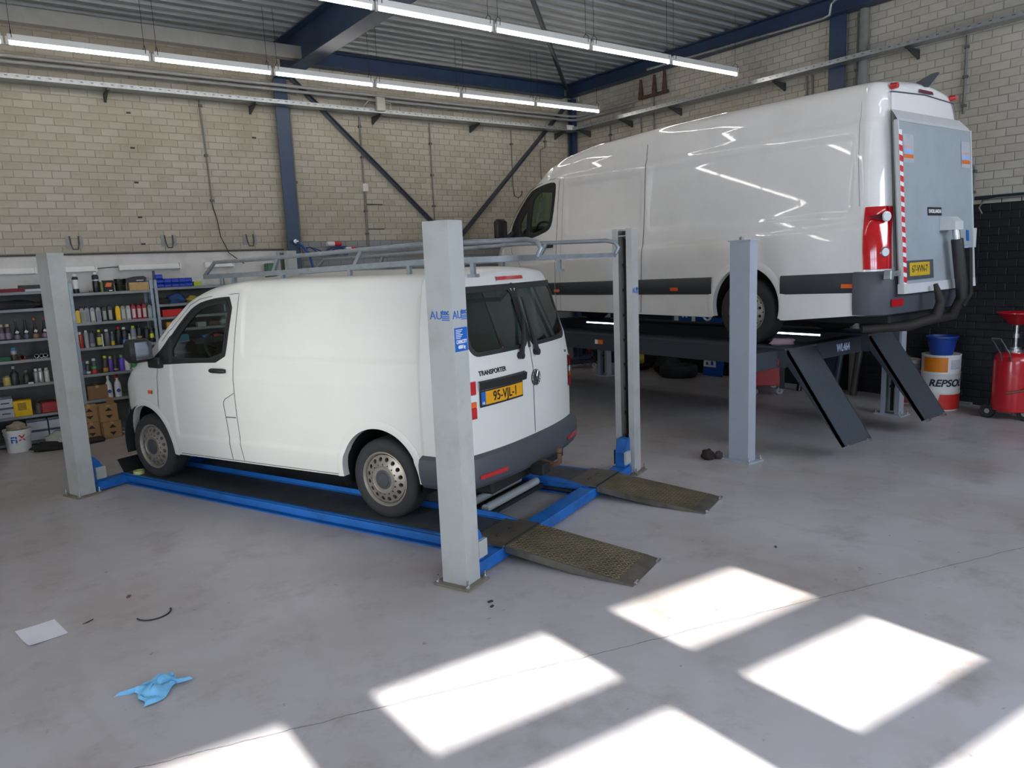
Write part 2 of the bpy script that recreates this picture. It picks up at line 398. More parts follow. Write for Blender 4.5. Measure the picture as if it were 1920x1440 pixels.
# ------------------------------------------------------------------ steelwork
def ibeam(mb, p0, p1, h, w, t=.016, up=(0, 0, 1), web_side=None):
    p0, p1 = Vector(p0), Vector(p1); ax = (p1 - p0).normalized(); U = Vector(up); s = ax.cross(U).normalized(); L_ = (p1 - p0).length; c = (p0 + p1) / 2
    R = Matrix((s, ax, U)).transposed()
    mb.box(c + U * (h / 2 - t / 2), (w, L_, t), R); mb.box(c - U * (h / 2 - t / 2), (w, L_, t), R); mb.box(c, (t * .7, L_, h - 2 * t), R); return mb
o = ibeam(MB(), (4.47, -1.5, 5.35), (4.47, 11.85, 5.35), .5, .26).build('roof_beam', BLUE)
tag(o, 'deep blue steel roof beam running overhead to the back wall column', 'beam')
o = ibeam(MB(), (10.42, -1.5, 5.49), (10.42, 11.9, 5.49), .24, .2).build('edge_beam', BLUE)
tag(o, 'dark blue steel edge beam along the top of the right wall', 'beam')
o = ibeam(MB(), (4.61, 11.86, 5.47), (10.3, 11.86, 5.47), .24, .2).build('edge_beam', BLUE)
tag(o, 'dark blue steel edge beam along the top of the back wall', 'beam')
o = MB().prism([(10.94, 5.18), (11.08, 5.18), (11.08, 5.36), (11.06, 5.36), (11.06, 5.2), (10.96, 5.2), (10.96, 5.36), (10.94, 5.36)], -4.9, 4.46, 'x').build('roof_channel', mat('channel_grey', '#8f8d88', .5, .3))
tag(o, 'long pale grey channel under the deck left of the blue roof beam', 'channel')
def column(name, x, y, w, d, z1, label, along='y'):
    m = MB()
    ibeam(m, (x, y, 0), (x, y, z1), d, w, .014, up=(0, 1, 0) if along == 'y' else (1, 0, 0)); m.bb(x - w / 2 - .05, x + w / 2 + .05, y - d / 2 - .03, y + d / 2 + .03, 0, .02)
    return tag(m.build(name, BLUE), label, 'column')
column('steel_column', 4.43, 11.935, .21, .21, 5.1, 'blue steel column against the back wall under the roof beam')
column('steel_column', 10.50, 11.86, .12, .12, 5.35, 'dark steel column in the far corner of the hall')
column('steel_column', 10.585, 6.12, .25, .24, 5.37, 'blue steel column with flaking paint on the right wall', 'x')
BRACE = mat('brace_paint', '#3a4048', .5)
def bar(name, p0, p1, w, t, m, label, cat, up):
    p0, p1 = Vector(p0), Vector(p1); ax = (p1 - p0).normalized(); N_ = Vector(up); s = ax.cross(N_).normalized(); mb = MB()
    R = Matrix((s, ax, N_)).transposed(); c = (p0 + p1) / 2; L_ = (p1 - p0).length
    mb.box(c, (w, L_, t), R); mb.box(c - s * (w / 2 - t / 2) + N_ * (w / 2), (t, L_, w), R)
    return tag(mb.build(name, m), label, cat)
bar('wall_brace', (4.52, 11.95, 5.27), (7.54, 11.95, 2.50), .06, .012, BRACE, 'steel diagonal brace falling from the blue column on the back wall', 'brace', (0, -1, 0))
bar('wall_brace', (10.36, 11.95, 5.19), (7.60, 11.95, 2.57), .06, .012, BRACE, 'steel diagonal brace falling from the corner on the back wall', 'brace', (0, -1, 0))
bar('roof_brace', (4.7, 6.30, 5.50), (10.3, 11.78, 5.50), .07, .012, BRACE, 'thin steel wind brace crossing under the roof deck', 'brace', (0, 0, -1))

# ------------------------------------------------------------------ fluorescent battens
TUBE = mat('tube_glow', '#ffffff', .3, emit=TUBE_STRENGTH, ecol='#fff8f2', var=0)
BATTEN = mat('batten_white', '#d9d8d2', .4, var=.03)
WIRE = mat('wire_dark', '#2a2927', .6)
def batten():
    t = thing('fluorescent_batten', 'x', 'lamp', group='fluorescent battens under the roof')
    h = MB(); h.prism([(-.03, .035), (.03, .035), (.045, .10), (-.045, .10)], .03, 1.50, 'x'); h.build('housing', BATTEN, t)
    MB().cyl((.045, 0, .01), (1.485, 0, .01), .0165, n=10).build('tube', TUBE, t, 60)
    for x in (.025, 1.505):
        e = MB(); e.bb(x - .014, x + .014, -.02, .02, -.012, .075); e.build('end_cap', BATTEN, t)
    for x in (.07, 1.46):
        e = MB(); e.tube([(x, -.045, .06), (x, -.05, .13), (x, 0, .17), (x, .05, .13), (x, .045, .06)], .004, 5); e.cyl((x, 0, .17), (x, 0, 1.04), .003, n=5); e.build('hanger', WIRE, t)
    return t
b0 = batten(); ROW_Z = 4.80
rowA = [.773 + 1.53 * i for i in range(-3, 6)]; rowB = [3.882 + 1.53 * i for i in range(-5, 4)]
ords = ['first', 'second', 'third', 'fourth', 'fifth', 'sixth']
b0.location = (rowA[0], 10.476, ROW_Z); first = True
for nm, xs, yy in (('the long row near the back wall', rowA, 10.476), ('the row nearer the camera', rowB, 7.46), ('the added unseen row over the drive-on ramps', [5.4 - 1.53 * i for i in range(5, -1, -1)], 4.44), ('the added unseen row over the entrance', [6.9 - 1.53 * i for i in range(6, -1, -1)], 1.42)):  # last two rows are added out of view to light the floor
    n = len(xs)
    for i, x in enumerate(xs):
        lab = 'lit fluorescent batten in %s, %s from the right end' % (nm, (ords + ['seventh', 'eighth', 'ninth'])[n - 1 - i])
        if first: b0['label'] = lab; first = False
        else: dup(b0, (x, yy, ROW_Z), lab)

# ------------------------------------------------------------------ cable trays, pipes and conduits
def tray(p0, p1, inward, label):
    p0, p1 = Vector(p0), Vector(p1); ax = (p1 - p0).normalized(); I = Vector(inward); c = (p0 + p1) / 2; L_ = (p1 - p0).length
    R = Matrix((ax, I, Vector((0, 0, 1)))).transposed(); t = thing('cable_tray', label, 'cable tray', p0)
    m = MB(); m.box(c - p0 + I * .0, (L_, .2, .004), R); m.box(c - p0 + I * .1 + Vector((0, 0, .03)), (L_, .004, .06), R); m.box(c - p0 - I * .1 + Vector((0, 0, .03)), (L_, .004, .06), R)
    m.build('channel', GALV, t)
    h = MB(); n = int(L_ / .12)
    for i in range(n): h.box(ax * (i * .12 + .06) + I * .1025 + Vector((0, 0, .034)), (.035, .002, .009), R)
    h.build('slots', mat('slot_dark', '#4c4d4c', .8), t)['kind'] = 'stuff'
    return t, ax, I
BRK = mat('bracket_dark', '#4d4e4c', .5, .5)
def tray_bracket(t, pos, I):
    I = Vector(I); m = MB(); s = I.cross(Vector((0, 0, 1))); R = Matrix((s, I, Vector((0, 0, 1)))).transposed()
    pos = Vector(pos); m.box(pos + I * -.075, (.035, .35, .02), R); m.box(pos - I * .25 + Vector((0, 0, -.05)), (.035, .012, .12), R)
    m.add([pos + I * x + s * y + Vector((0, 0, z)) for y in (-.008, .008) for x, z in ((-.25, -.11), (-.25, 0), (.1, 0))], [(0, 1, 2), (5, 4, 3), (0, 3, 4, 1), (1, 4, 5, 2), (2, 5, 3, 0)])
    m.build('bracket', BRK, t)
t, ax, I = tray((-5, 11.72, 4.68), (10.44, 11.72, 4.68), (0, -1, 0), 'galvanised slotted cable tray along the back wall')
for x in (-.05, 1.97, 3.97, 6.05, 8.05, 10.12): tray_bracket(t, (x + 5, 0, -.02), I)
t, ax, I = tray((10.35, 1.0, 4.68), (10.35, 11.61, 4.68), (-1, 0, 0), 'galvanised slotted cable tray along the right wall')
for y in (11.45, 10.28, 9.09, 7.04, 5.05, 3.05): tray_bracket(t, (0, y - 1.0, -.02), I)
for k, (dz, dd, lab) in enumerate(((4.993, .0, 'upper grey heating pipe running along the back wall and corner'), (4.914, .03, 'lower grey heating pipe running along the back wall and corner'))):
    m = MB(); yw, xw = 11.79 - dd, 10.54 - dd
    m.tube([(-5, yw, dz), (xw - .25, yw, dz), (xw - .1, yw - .02, dz), (xw - .02, yw - .1, dz), (xw, yw - .25, dz), (xw, 10.0 + .25 * k, dz), (xw, 9.95 + .25 * k, dz + (.06 if k == 0 else .02))], .024, 10)
    m2 = tag(m.build('heating_pipe', GREYPIPE, smooth=50), lab, 'pipe')
RUST = mat('rusty_iron', '#5b4334', .8, .2, var=.25, scale=14)
t = thing('rusty_pipe_stubs', 'three rusty brown pipe stubs under the roof near the far corner', 'pipe', (10.5, 9.9, 4.98))
for i, (dy, hgt) in enumerate(((.05, .34), (-.28, .36), (-.52, .42))):
    m = MB(); m.tube([(.0, dy, 0), (.0, dy, .1), (0, dy, hgt)], [.05, .045, .022], 8); m.build('stub', RUST, t, 50)
MB().cyl((0, .1, .02), (0, -.6, .02), .03, n=8).build('header', RUST, t, 50)
CON = mat('conduit_grey', '#77766f', .55)
CLIP = mat('conduit_clip', '#5b5a55', .6)
def conduit(pts, r, label, clips=(), wall='y'):
    t = thing('wall_conduit', label, 'conduit', pts[0]); P0 = Vector(pts[0])
    MB().tube([Vector(p) - P0 for p in pts], r, 7).build('pipe', CON, t, 60)
    for c in clips:
        m = MB(); c = Vector(c) - P0; m.box(c, (.05, .05, .035)); m.build('clip', CLIP, t)
    return t
yq = YB - .03
conduit([(3.22, yq, 4.70), (3.25, yq, 3.95), (3.26, yq, 3.20)], .012, 'grey wall conduit left of the blue column with a loose cable below', [(3.235, yq, 4.62), (3.245, yq, 3.9), (3.26, yq, 3.24)])
m = MB(); m.tube([(3.26, yq, 3.2), (3.27, yq, 3.12), (3.31, yq, 2.95), (3.33, yq - .02, 2.7), (3.42, yq - .06, 2.45), (3.62, yq - .1, 2.28)], .007, 6); tag(m.build('loose_cable', WIRE, smooth=60), 'loose black cable hanging from the conduit over the white wall', 'cable')
conduit([(4.60, yq, 4.7), (4.60, yq, 2.6)], .018, 'grey conduit running down beside the blue column', [(4.6, yq, 3.55)])
conduit([(5.80, yq, 4.66), (5.81, yq, 3.55)], .016, 'grey conduit on the back wall ending at a small white box', [(5.8, yq, 4.5), (5.81, yq, 4.0)])
conduit([(5.81, yq, 3.44), (5.80, yq, 2.50)], .02, 'grey conduit below the small white box on the back wall', [(5.8, yq, 3.1), (5.8, yq, 2.72)])
o = MB().cbox(5.765, 5.865, YB - .07, YB - .005, 3.43, 3.56, .008).build('junction_box', BATTEN); tag(o, 'small white junction box on the back wall conduit', 'box')
for z in (3.22, 2.80):
    o = MB().cyl((5.82, YB - .02, z), (6.12, YB - .05, z - .005), .008, n=6).build('wall_rod', WIRE); tag(o, 'thin dark rod on the back wall, %s of two' % ('upper' if z > 3 else 'lower'), 'rod', 'thin wall rods')
conduit([(7.17, yq, 4.66), (7.17, yq, 2.65)], .012, 'grey conduit on the back wall between the two diagonal braces', [(7.17, yq, 4.3), (7.17, yq, 3.75), (7.17, yq, 3.2)])
conduit([(9.0, yq, 4.66), (9.0, yq, 3.6), (9.02, yq, 3.52)], .012, 'grey conduit on the back wall ending in a cable hook', [(9.0, yq, 4.4)])
m = MB(); m.tube([(9.01, yq, 3.53), (9.03, yq, 3.42), (9.12, yq, 3.38), (9.2, yq, 3.44), (9.22, yq, 3.52)], .008, 6); tag(m.build('cable_hook', WIRE, smooth=60), 'small curled cable end on the back wall right of the brace', 'cable')
conduit([(9.85, yq, 4.68), (9.85, yq, 4.38), (9.72, yq, 4.33), (9.72, yq, 3.4)], .012, 'stepped grey conduit on the back wall near the corner', [(9.85, yq, 4.5)])
o = MB(); o.cbox(5.94, 6.10, 11.55, 11.615, 4.70, 4.92, .01); o.tube([(5.94, 11.58, 4.85), (5.82, 11.6, 4.86), (5.74, 11.66, 4.76)], .01, 6); o.tube([(6.10, 11.58, 4.85), (6.22, 11.6, 4.84), (6.26, 11.66, 4.76)], .01, 6)
tag(o.build('junction_box', mat('box_beige', '#b9b5a4', .5), smooth=30), 'beige junction box with two cables on top of the back tray', 'box')
o = MB().cbox(10.12, 10.30, 11.58, 11.615, 4.69, 4.78, .008).build('junction_box', BATTEN); tag(o, 'white junction box on the tray in the far corner', 'box')
xq = XR - .03
conduit([(xq, 10.86, 4.68), (xq, 10.86, 3.0)], .014, 'dark conduit on the right wall nearest the corner', [(xq, 10.86, 4.5)])
conduit([(xq, 10.04, 4.68), (xq, 10.04, 3.0)], .014, 'pale twin conduit on the right wall above the tall van', [(xq, 10.04, 4.3)])
conduit([(xq, 9.72, 5.0), (xq, 9.72, 3.0)], .014, 'dark conduit below the rusty stubs on the right wall', [(xq, 9.72, 4.8)])
conduit([(xq, 6.66, 4.68), (xq, 6.66, 3.2)], .016, 'left of two grey conduits beside the flaking blue column', [(xq, 6.66, 4.4)])
conduit([(xq, 6.57, 4.68), (xq, 6.57, 3.2)], .016, 'right of two grey conduits beside the flaking blue column', [(xq, 6.57, 4.3)])
conduit([(xq, 6.28, 4.95), (xq, 6.28, 3.2)], .016, 'grey conduit touching the left edge of the flaking blue column', [(xq, 6.28, 4.6)])
conduit([(xq, 5.88, 5.35), (xq, 5.88, 3.2)], .02, 'grey conduit just right of the flaking blue column', [(xq, 5.88, 4.6)])
conduit([(xq, 4.45, 4.70), (xq, 4.45, 3.75)], .016, 'grey conduit on the right wall behind the tail of the tall van', [(xq, 4.45, 4.56), (xq, 4.45, 4.2), (xq, 4.45, 3.85)])
conduit([(xq, 4.42, 3.16), (xq, 4.34, 3.14), (xq, 4.28, 3.06), (xq, 4.28, 2.62)], .016, 'bent grey conduit on the right wall above the black paint', [(xq, 4.28, 3.02), (xq, 4.28, 2.76)])
m = MB(); m.cyl((10.54, 5.77, 0), (10.54, 5.77, 5.6), .065, n=16); m.cyl((10.54, 5.77, 4.35), (10.54, 5.77, 4.5), .07, n=16); tag(m.build('drain_pipe', mat('drain_grey', '#7d7c77', .5, var=.1), smooth=50), 'thick grey drain pipe on the right wall beside the blue column', 'pipe')
m = MB(); m.tube([(10.3, 9.6, 5.40), (10.3, 6.25, 5.34), (10.3, 6.15, 5.36), (10.3, 6.13, 5.5), (10.3, 6.05, 5.54), (10.3, 3.0, 5.56)], .022, 8); tag(m.build('ceiling_pipe', GALV, smooth=50), 'thin galvanised pipe with a step under the roof edge on the right', 'pipe')
m = MB(); m.tube([(10.58, 4.16, 2.48), (10.58, 4.2, 2.56), (10.57, 4.15, 2.64), (10.57, 4.0, 2.66), (10.57, 3.0, 2.66)], .01, 6); tag(m.build('wall_cable', CON, smooth=60), 'pale cable along the top of the black painted wall', 'cable')
# mounting hooks and anchor plates on the back wall
for i, x in enumerate((1.37, 2.59, 3.78)):
    t = thing('wall_bracket', 'galvanised U bracket on the back wall, %s' % ('leftmost of three above the shelving', 'middle of three above the shelving', 'rightmost of three, nearest the blue column')[i], 'bracket', (x, YB - .01, 2.57), group='U brackets above the shelving')
    for s in (-1, 1):
        m = MB(); m.bb(s * .075 - .03, s * .075 + .03, -.012, .0, 0, .16); m.build('plate', mat('bracket_plate', '#8f918f', .5), t)
    m = MB(); m.tube([(-.055, -.02, .16), (-.05, -.05, .05), (-.03, -.06, -.02), (.03, -.06, -.02), (.05, -.05, .05), (.055, -.02, .16)], .01, 6); m.build('strap', BRK, t, 50)
for i, (x, z) in enumerate(((2.25, 4.44), (2.25, 3.96), (2.245, 3.48), (2.24, 2.99), (2.24, 2.61), (4.0, 4.21))):
    MB().bb(-.028, .028, -.012, .006, -.012, .012).build('anchor', WIRE, wb, loc=(x, YB - .006, z))
for i, (x0, x1) in enumerate(((-.2, .86), (1.175, 1.58), (1.88, 2.69), (3.05, 3.46))):
    t = thing('unlit_batten', ('white unlit lamp housing on the far left white wall', 'short white unlit lamp housing above two black cans', 'white unlit lamp housing above the blue bins', 'small white unlit lamp housing right of the lime box')[i], 'lamp', (x0, YB - .04, 2.24))
    MB().bb(0, x1 - x0, -.06, 0, 0, .075).build('housing', BATTEN, t)
    MB().bb(.01, x1 - x0 - .01, -.085, -.06, .005, .03).build('diffuser', mat('diffuser_white', '#d4d4d2', .35), t)
    for s in (0, 1): MB().bb(s * (x1 - x0) - .012, s * (x1 - x0) + .012, -.09, 0, -.004, .08).build('end_cap', BATTEN, t)
m = MB(); m.tube([(1.59, YB - .06, 2.28), (1.68, YB - .06, 2.285), (1.78, YB - .06, 2.292), (1.87, YB - .06, 2.29)], .006, 6); tag(m.build('lamp_cable', WIRE, smooth=60), 'short cable linking the two white unlit lamp housings', 'cable')
# ------------------------------------------------------------------ four-post lifts
LIFT_GREY = mat('lift_grey_paint', '#a9aba8', .45, var=.05, scale=3, dirt=('#8b8674', .5, 3.5))
LIFT_GREY2 = mat('lift_grey_paint_new', '#9fa6b0', .4, var=.03)
LIFT_BLUE = mat('lift_blue_paint', '#1b63b0', .42, var=.10, scale=6, dirt=('#1a3a5e', .55, 7))
DECKP = mat('runway_deck_worn', '#43474b', .55, .2, var=.2, scale=5, dirt=('#6a665e', .4, 9))
CHEQ = mat('chequer_steel', '#67625a', .45, .5, var=.22, scale=6, dirt=('#3d3a34', .7, 10))
LUG = mat('chequer_lug', '#8f8158', .38, .5, var=.35, scale=3)  # gold tone paints the lit edges of the lugs
RUSTPLATE = mat('base_plate_rusty', '#7d7568', .7, .3, var=.15, scale=9)
STEEL = mat('bright_steel', '#c9cacb', .25, .95, var=.05)
BLACKST = mat('black_steel', '#232526', .5, .2, var=.1)
ANTHRA = mat('anthracite_paint', '#33383f', .55, var=.06, bump=.08, bscale=150)
ANTHRA_GRIT = mat('anthracite_grit', '#3d444c', .75, var=.25, scale=90, bump=.5, bscale=260)
CHAIN = mat('rack_dark', '#2b2420', .7, .4, var=.3, scale=30)
WHITE = mat('white_print', '#e4e4e2', .5, var=.02)
STICK_BLUE = mat('sticker_blue', '#1d5cb0', .4, var=.03)
STICK_RED = mat('sticker_red', '#c0392b', .45, var=.03)
STICK_ORANGE = mat('sticker_orange', '#d8661f', .45, var=.03)
BLACKP = mat('black_print', '#1b1b1c', .5, var=.02)

def post(parent, x, y, sx, sy, H, facing, m, plate_m, ext=.045, cap=False):
    """C-section column: facing +1 opens towards +x, -1 towards -x; (x,y) is its low corner"""
    t = .012; lip = .058; b = MB(); x1, y1 = x + sx, y + sy
    if facing > 0: C_ = [(x, y), (x1, y), (x1, y + lip), (x1 - t, y + lip), (x1 - t, y + t), (x + t, y + t), (x + t, y1 - t), (x1 - t, y1 - t), (x1 - t, y1 - lip), (x1, y1 - lip), (x1, y1), (x, y1)]
    else: C_ = [(x1, y), (x1, y1), (x, y1), (x, y1 - lip), (x + t, y1 - lip), (x + t, y1 - t), (x1 - t, y1 - t), (x1 - t, y + t), (x + t, y + t), (x + t, y + lip), (x, y + lip), (x, y)]
    b.prism(C_, .016, H, 'z')
    o = b.build('post', m, parent)
    if cap: MB().bb(x - .015, x1 + .015, y - .015, y1 + .015, H, H + .014).build('top_plate', m, o)
    else:
        c = MB(); c.bb(x + t, x1 - t, y + t, y1 - t, H - .07, H - .06); c.bb(x + t, x1 - t, y + t + .02, y1 - t - .02, H - .02, H - .012); c.build('top_plate', m, o)
    MB().bb(x - ext, x1 + ext, y - ext, y1 + ext, 0, .016).build('base_plate', plate_m, o)
    for sx_, sy_ in ((0, 0), (1, 0), (0, 1), (1, 1)):
        px, py = (x - ext + .022 if sx_ == 0 else x1 + ext - .022), (y - ext + .022 if sy_ == 0 else y1 + ext - .022)
        n = MB(); n.cyl((px, py, .016), (px, py, .034), .015, n=6); n.cyl((px, py, .034), (px, py, .068), .007, n=8); n.build('anchor_bolt', STEEL, o)
    rk = MB(); cx = (x + sx / 2); rk.bb(cx - .012, cx + .012, y + sy * .48, y + sy * .58, .05, H - .09)
    k = .35
    while k < H - .2: rk.bb(cx - .02, cx + .02, y + sy * .4, y + sy * .62, k, k + .03); k += .24
    rk.build('latch_rack', CHAIN, o)
    return o

# ---- small lift: x across, y towards the front of the van
L1 = thing('four_post_lift', 'lowered blue and grey four-post lift under the small van', 'vehicle lift', (2.434, 3.918, 0), .38218)
PW, PD, PH, LL, WW = .155, .196, 2.384, 4.651, 2.894
pa = post(L1, 0, 0, PW, PD, PH, 1, LIFT_GREY, RUSTPLATE)
pb = post(L1, 0, LL, PW, PD, PH, 1, LIFT_GREY, RUSTPLATE)
pc = post(L1, WW, 0, PW, PD, PH, -1, LIFT_GREY, RUSTPLATE)
pd_ = post(L1, WW, LL, PW, PD, PH, -1, LIFT_GREY, RUSTPLATE)
RZ = .11
def runway(x0, x1, inner_right):
    b = MB()
    b.bb(x0, x1, .30, LL + .10, RZ - .012, RZ)
    o = b.build('runway', DECKP, L1)
    for s, xx in ((-1, x0), (1, x1)):
        e = MB()
        prof = [(0, .012), (.05, .012), (.05, .03), (.02, .035), (.02, .07), (.0, .075), (.0, RZ + (.0 if (s < 0) != inner_right else .0) + .004), (-.012 * 0 + .03, RZ + .004), (.03, RZ), (.06, RZ - .012), (.06, .0), (0, .0)]
        poly = [(xx - s * u, z) for u, z in prof]
        e.prism(poly, .10, LL + .10, 'y'); e.build('side_rail', LIFT_BLUE, o)
    g = MB(); xin = x1 if not inner_right else x0; s = 1 if not inner_right else -1     # upstand along the inner edge
    g.prism([(.12, RZ), (.4, RZ + .045), (LL, RZ + .045), (LL, RZ)], xin - .012, xin, 'x'); g.build('edge_strip', LIFT_BLUE, o)
    cp = MB(); cp.bb(x0 - .01, x1 + .01, .02, .31, RZ - .002, RZ + .012); cp.build('hinge_plate', CHEQ, o)
    for fx in (.33, .66):
        sl = MB(); cx = x0 + (x1 - x0) * fx; sl.tube([(cx + .03 * math.cos(a), .16 + .022 * math.sin(a), RZ + .0125) for a in [k * PI / 6 for k in range(7)]], .004, 5); sl.build('slot', BLACKST, o)
    return o
r1 = runway(.49, 1.00, False); r2 = runway(2.05, 2.545, True)
# chequered drive-on ramps
def chequer(b, x0, x1, y0, y1, zf, nx, ny):
    for j in range(ny):
        for i in range(nx):
            cx = x0 + (x1 - x0) * (i + .5) / nx; cy = y0 + (y1 - y0) * (j + .5) / ny; z = zf(cy); a = .9 if (i + j) % 2 else -.9; l, w = .018, .006
            dx, dy = math.cos(a), math.sin(a); q = []
            for u, v in ((-l, 0), (0, -w), (l, 0), (0, w)): q.append((cx + u * dx - v * dy, cy + u * dy + v * dx, zf(cy + u * dy + v * dx) + (.0005 if v == 0 else .0045)))
            b.add(q, [(0, 1, 2, 3)])
def drive_ramp(x0, x1):
    zf = lambda y: .022 + (RZ + .004 - .022) * max(0, min(1, (y + .86) / .88)) if y > -.86 else .022 - .017 * (-.86 - y) / .1
    b = MB(); ys = [.02, -.2, -.5, -.8, -.86, -.96]
    top = [[(x0, y, zf(y)) for y in ys], [(x1, y, zf(y)) for y in ys]]; bot = [[(x0, y, max(.002, zf(y) - .05)) for y in ys], [(x1, y, max(.002, zf(y) - .05)) for y in ys]]
    b.grid(top); n = len(ys)
    for xx, k in ((x0, 0), (x1, 1)): b.grid([top[k], bot[k]])
    b.grid(bot); b.add([top[0][-1], top[1][-1], bot[1][-1], bot[0][-1]], [(0, 1, 2, 3)])
    o = b.build('ramp', CHEQ, L1)
    c = MB(); chequer(c, x0 + .01, x1 - .01, -.85, 0, zf, 16, 28); k_ = c.build('chequer_lugs', LUG, o); k_['kind'] = 'stuff'
    for xx in (x0 + .05, x1 - .05):
        w = MB(); w.cyl((xx - .02, -.965, .014), (xx + .02, -.965, .014), .013, n=10); w.build('roller', STEEL, o)
    h = MB(); h.cyl((x0, .022, RZ + .006), (x1, .022, RZ + .006), .009, n=8); h.build('hinge_pin', BLACKST, o)
drive_ramp(.505, 1.005); drive_ramp(2.05, 2.53)
# cross beams and carriages
def cross(yc, near):
    b = MB(); b.cbox(PW + .02, WW - .02, yc - .075, yc + .075, .012, RZ - .012, .006); o = b.build('cross_beam', LIFT_BLUE, L1)
    for xx, s in ((PW, 1), (WW, -1)):
        c = MB(); c.prism([(xx, .10), (xx + s * .13, .10), (xx + s * .13, .24), (xx + s * .10, .30), (xx + s * .05, .36), (xx, .37)], yc - .05, yc + .05, 'y')
        k = c.build('carriage', LIFT_BLUE, o)
        d = MB(); d.bb(min(xx + s * .04, xx + s * .15), max(xx + s * .04, xx + s * .14), yc - .075, yc - .05, .13, .25); d.build('cover', LIFT_GREY, o)
        d = MB(); d.bb(min(xx, xx + s * .05), max(xx, xx + s * .05), yc + .05, yc + .10, .10, .24); d.build('lock_box', BLACKST, o)
cross(.10, True); cross(LL + .10, False)
for xa, xb in ((.52, .98), (2.08, 2.52)):
    s_ = MB(); s_.prism([(LL + .08, RZ), (LL + .10, RZ), (LL + .20, .235), (LL + .185, .245)], xa, xb, 'x'); s_.build('wheel_stop', BLACKST, L1)
# rolling jack between the runways
rj = MB(); rj.bb(1.02, 2.03, .55, .80, .05, .085); j = rj.build('rolling_jack', BLACKST, L1)
for yy in (.58, .77): MB().cyl((1.1, yy, .125), (1.95, yy, .125), .036, n=14).build('jack_cylinder', mat('jack_bright', '#b9bcbe', .25, .4), j, 50)
MB().bb(1.006, 1.03, .1, LL, .04, .06).build('jack_rail', BLACKST, L1)
MB().bb(2.02, 2.044, .1, LL, .04, .06).build('jack_rail', BLACKST, L1)
# lettering and stickers
BLUEP = mat('print_blue', '#1f5fae', .5, var=.02)
def autec(p, pos, right):
    up = (0, 0, 1); R = Vector(right); pos = Vector(pos)
    text_on('AU', .075, BLUEP, p, pos - R * .028, right, up, bold=-.0005, squeeze=.95)
    text_on('tec', .05, BLUEP, p, pos + R * .046 + Vector((0, 0, .020)), right, up, bold=.001, squeeze=.9)
    b = MB(); M3 = Matrix((R, R.cross(Vector(up)) * -1, Vector(up))).transposed()
    for dz in (-.006, -.017, -.028): b.box(pos + R * .046 + Vector((0, 0, dz)), (.058, .003, .006), M3)
    b.build('logo_bars', BLUEP, p)
autec(pa, (-.0015, .098, 1.80), (0, -1, 0)); autec(pa, (.078, -.0015, 1.80), (1, 0, 0)); autec(pc, (WW + .078, -.0015, 1.80), (1, 0, 0))
b = MB(); b.bb(.012, .148, -.0025, 0, 1.57, 1.72); s_ = b.build('capacity_sticker', STICK_BLUE, pa)
text_on('CAPACITY', .033, WHITE, pa, (.08, -.0035, 1.630), (1, 0, 0), (0, 0, 1), bold=.0008, squeeze=.72, depth=.001)
text_on('4000 kg', .033, WHITE, pa, (.08, -.0035, 1.597), (1, 0, 0), (0, 0, 1), bold=.0006, squeeze=.75, depth=.001)
b = MB()
for k in range(6): b.bb(.022, .022 + .05 + .012 * (k % 3), -.0035, -.0025, 1.652 + k * .0105, 1.656 + k * .0105)
b.build('fine_print', WHITE, pa)

# ---- large lift, raised
L2 = thing('four_post_lift', 'raised anthracite four-post lift carrying the tall van', 'vehicle lift', (0, 0, 0), 0)
QX0, QX1, QY0, QY1, QH = 6.215, 9.93, 4.48, 9.55, 2.225
SX2, SY2 = .12, .235
post(L2, QX0, QY0, SX2, SY2, QH, 1, LIFT_GREY2, LIFT_GREY2, .06, True)
post(L2, 9.30, QY0, SX2, SY2, QH, -1, LIFT_GREY2, LIFT_GREY2, .06, True)
post(L2, QX0, 9.75, SX2, SY2, QH, 1, LIFT_GREY2, LIFT_GREY2, .06, True)
post(L2, 9.30, 9.75, SX2, SY2, QH, -1, LIFT_GREY2, LIFT_GREY2, .06, True)
b = MB(); b.tube([(QX0 + .05, QY0 + .14, QH), (QX0 + .05, QY0 + .14, QH + .05)], .008, 6); b.bb(QX0 + .03, QX0 + .07, QY0 + .12, QY0 + .15, QH + .015, QH + .04); b.build('rope_end', STEEL, L2)
RT = 1.12
for k, (xa, xb) in enumerate(((6.75, 7.28), (8.40, 8.93))):
    b = MB(); b.bb(xa, xb, 4.42, 10.0, RT - .012, RT); o = b.build('runway', ANTHRA_GRIT, L2)
    for xx in (xa, xb - .03):
        e = MB(); e.bb(xx, xx + .03, 4.42, 10.0, RT - .20, RT - .008); e.build('side_plate', ANTHRA, o)
    e = MB(); e.bb(xa + .03, xb - .03, 4.5, 9.8, RT - .19, RT - .18); e.build('bottom_plate', ANTHRA, o)
    e = MB(); e.cyl((xa - .01, 4.42, RT - .008), (xb + .01, 4.42, RT - .008), .012, n=10); e.build('hinge_pin', STEEL, o)
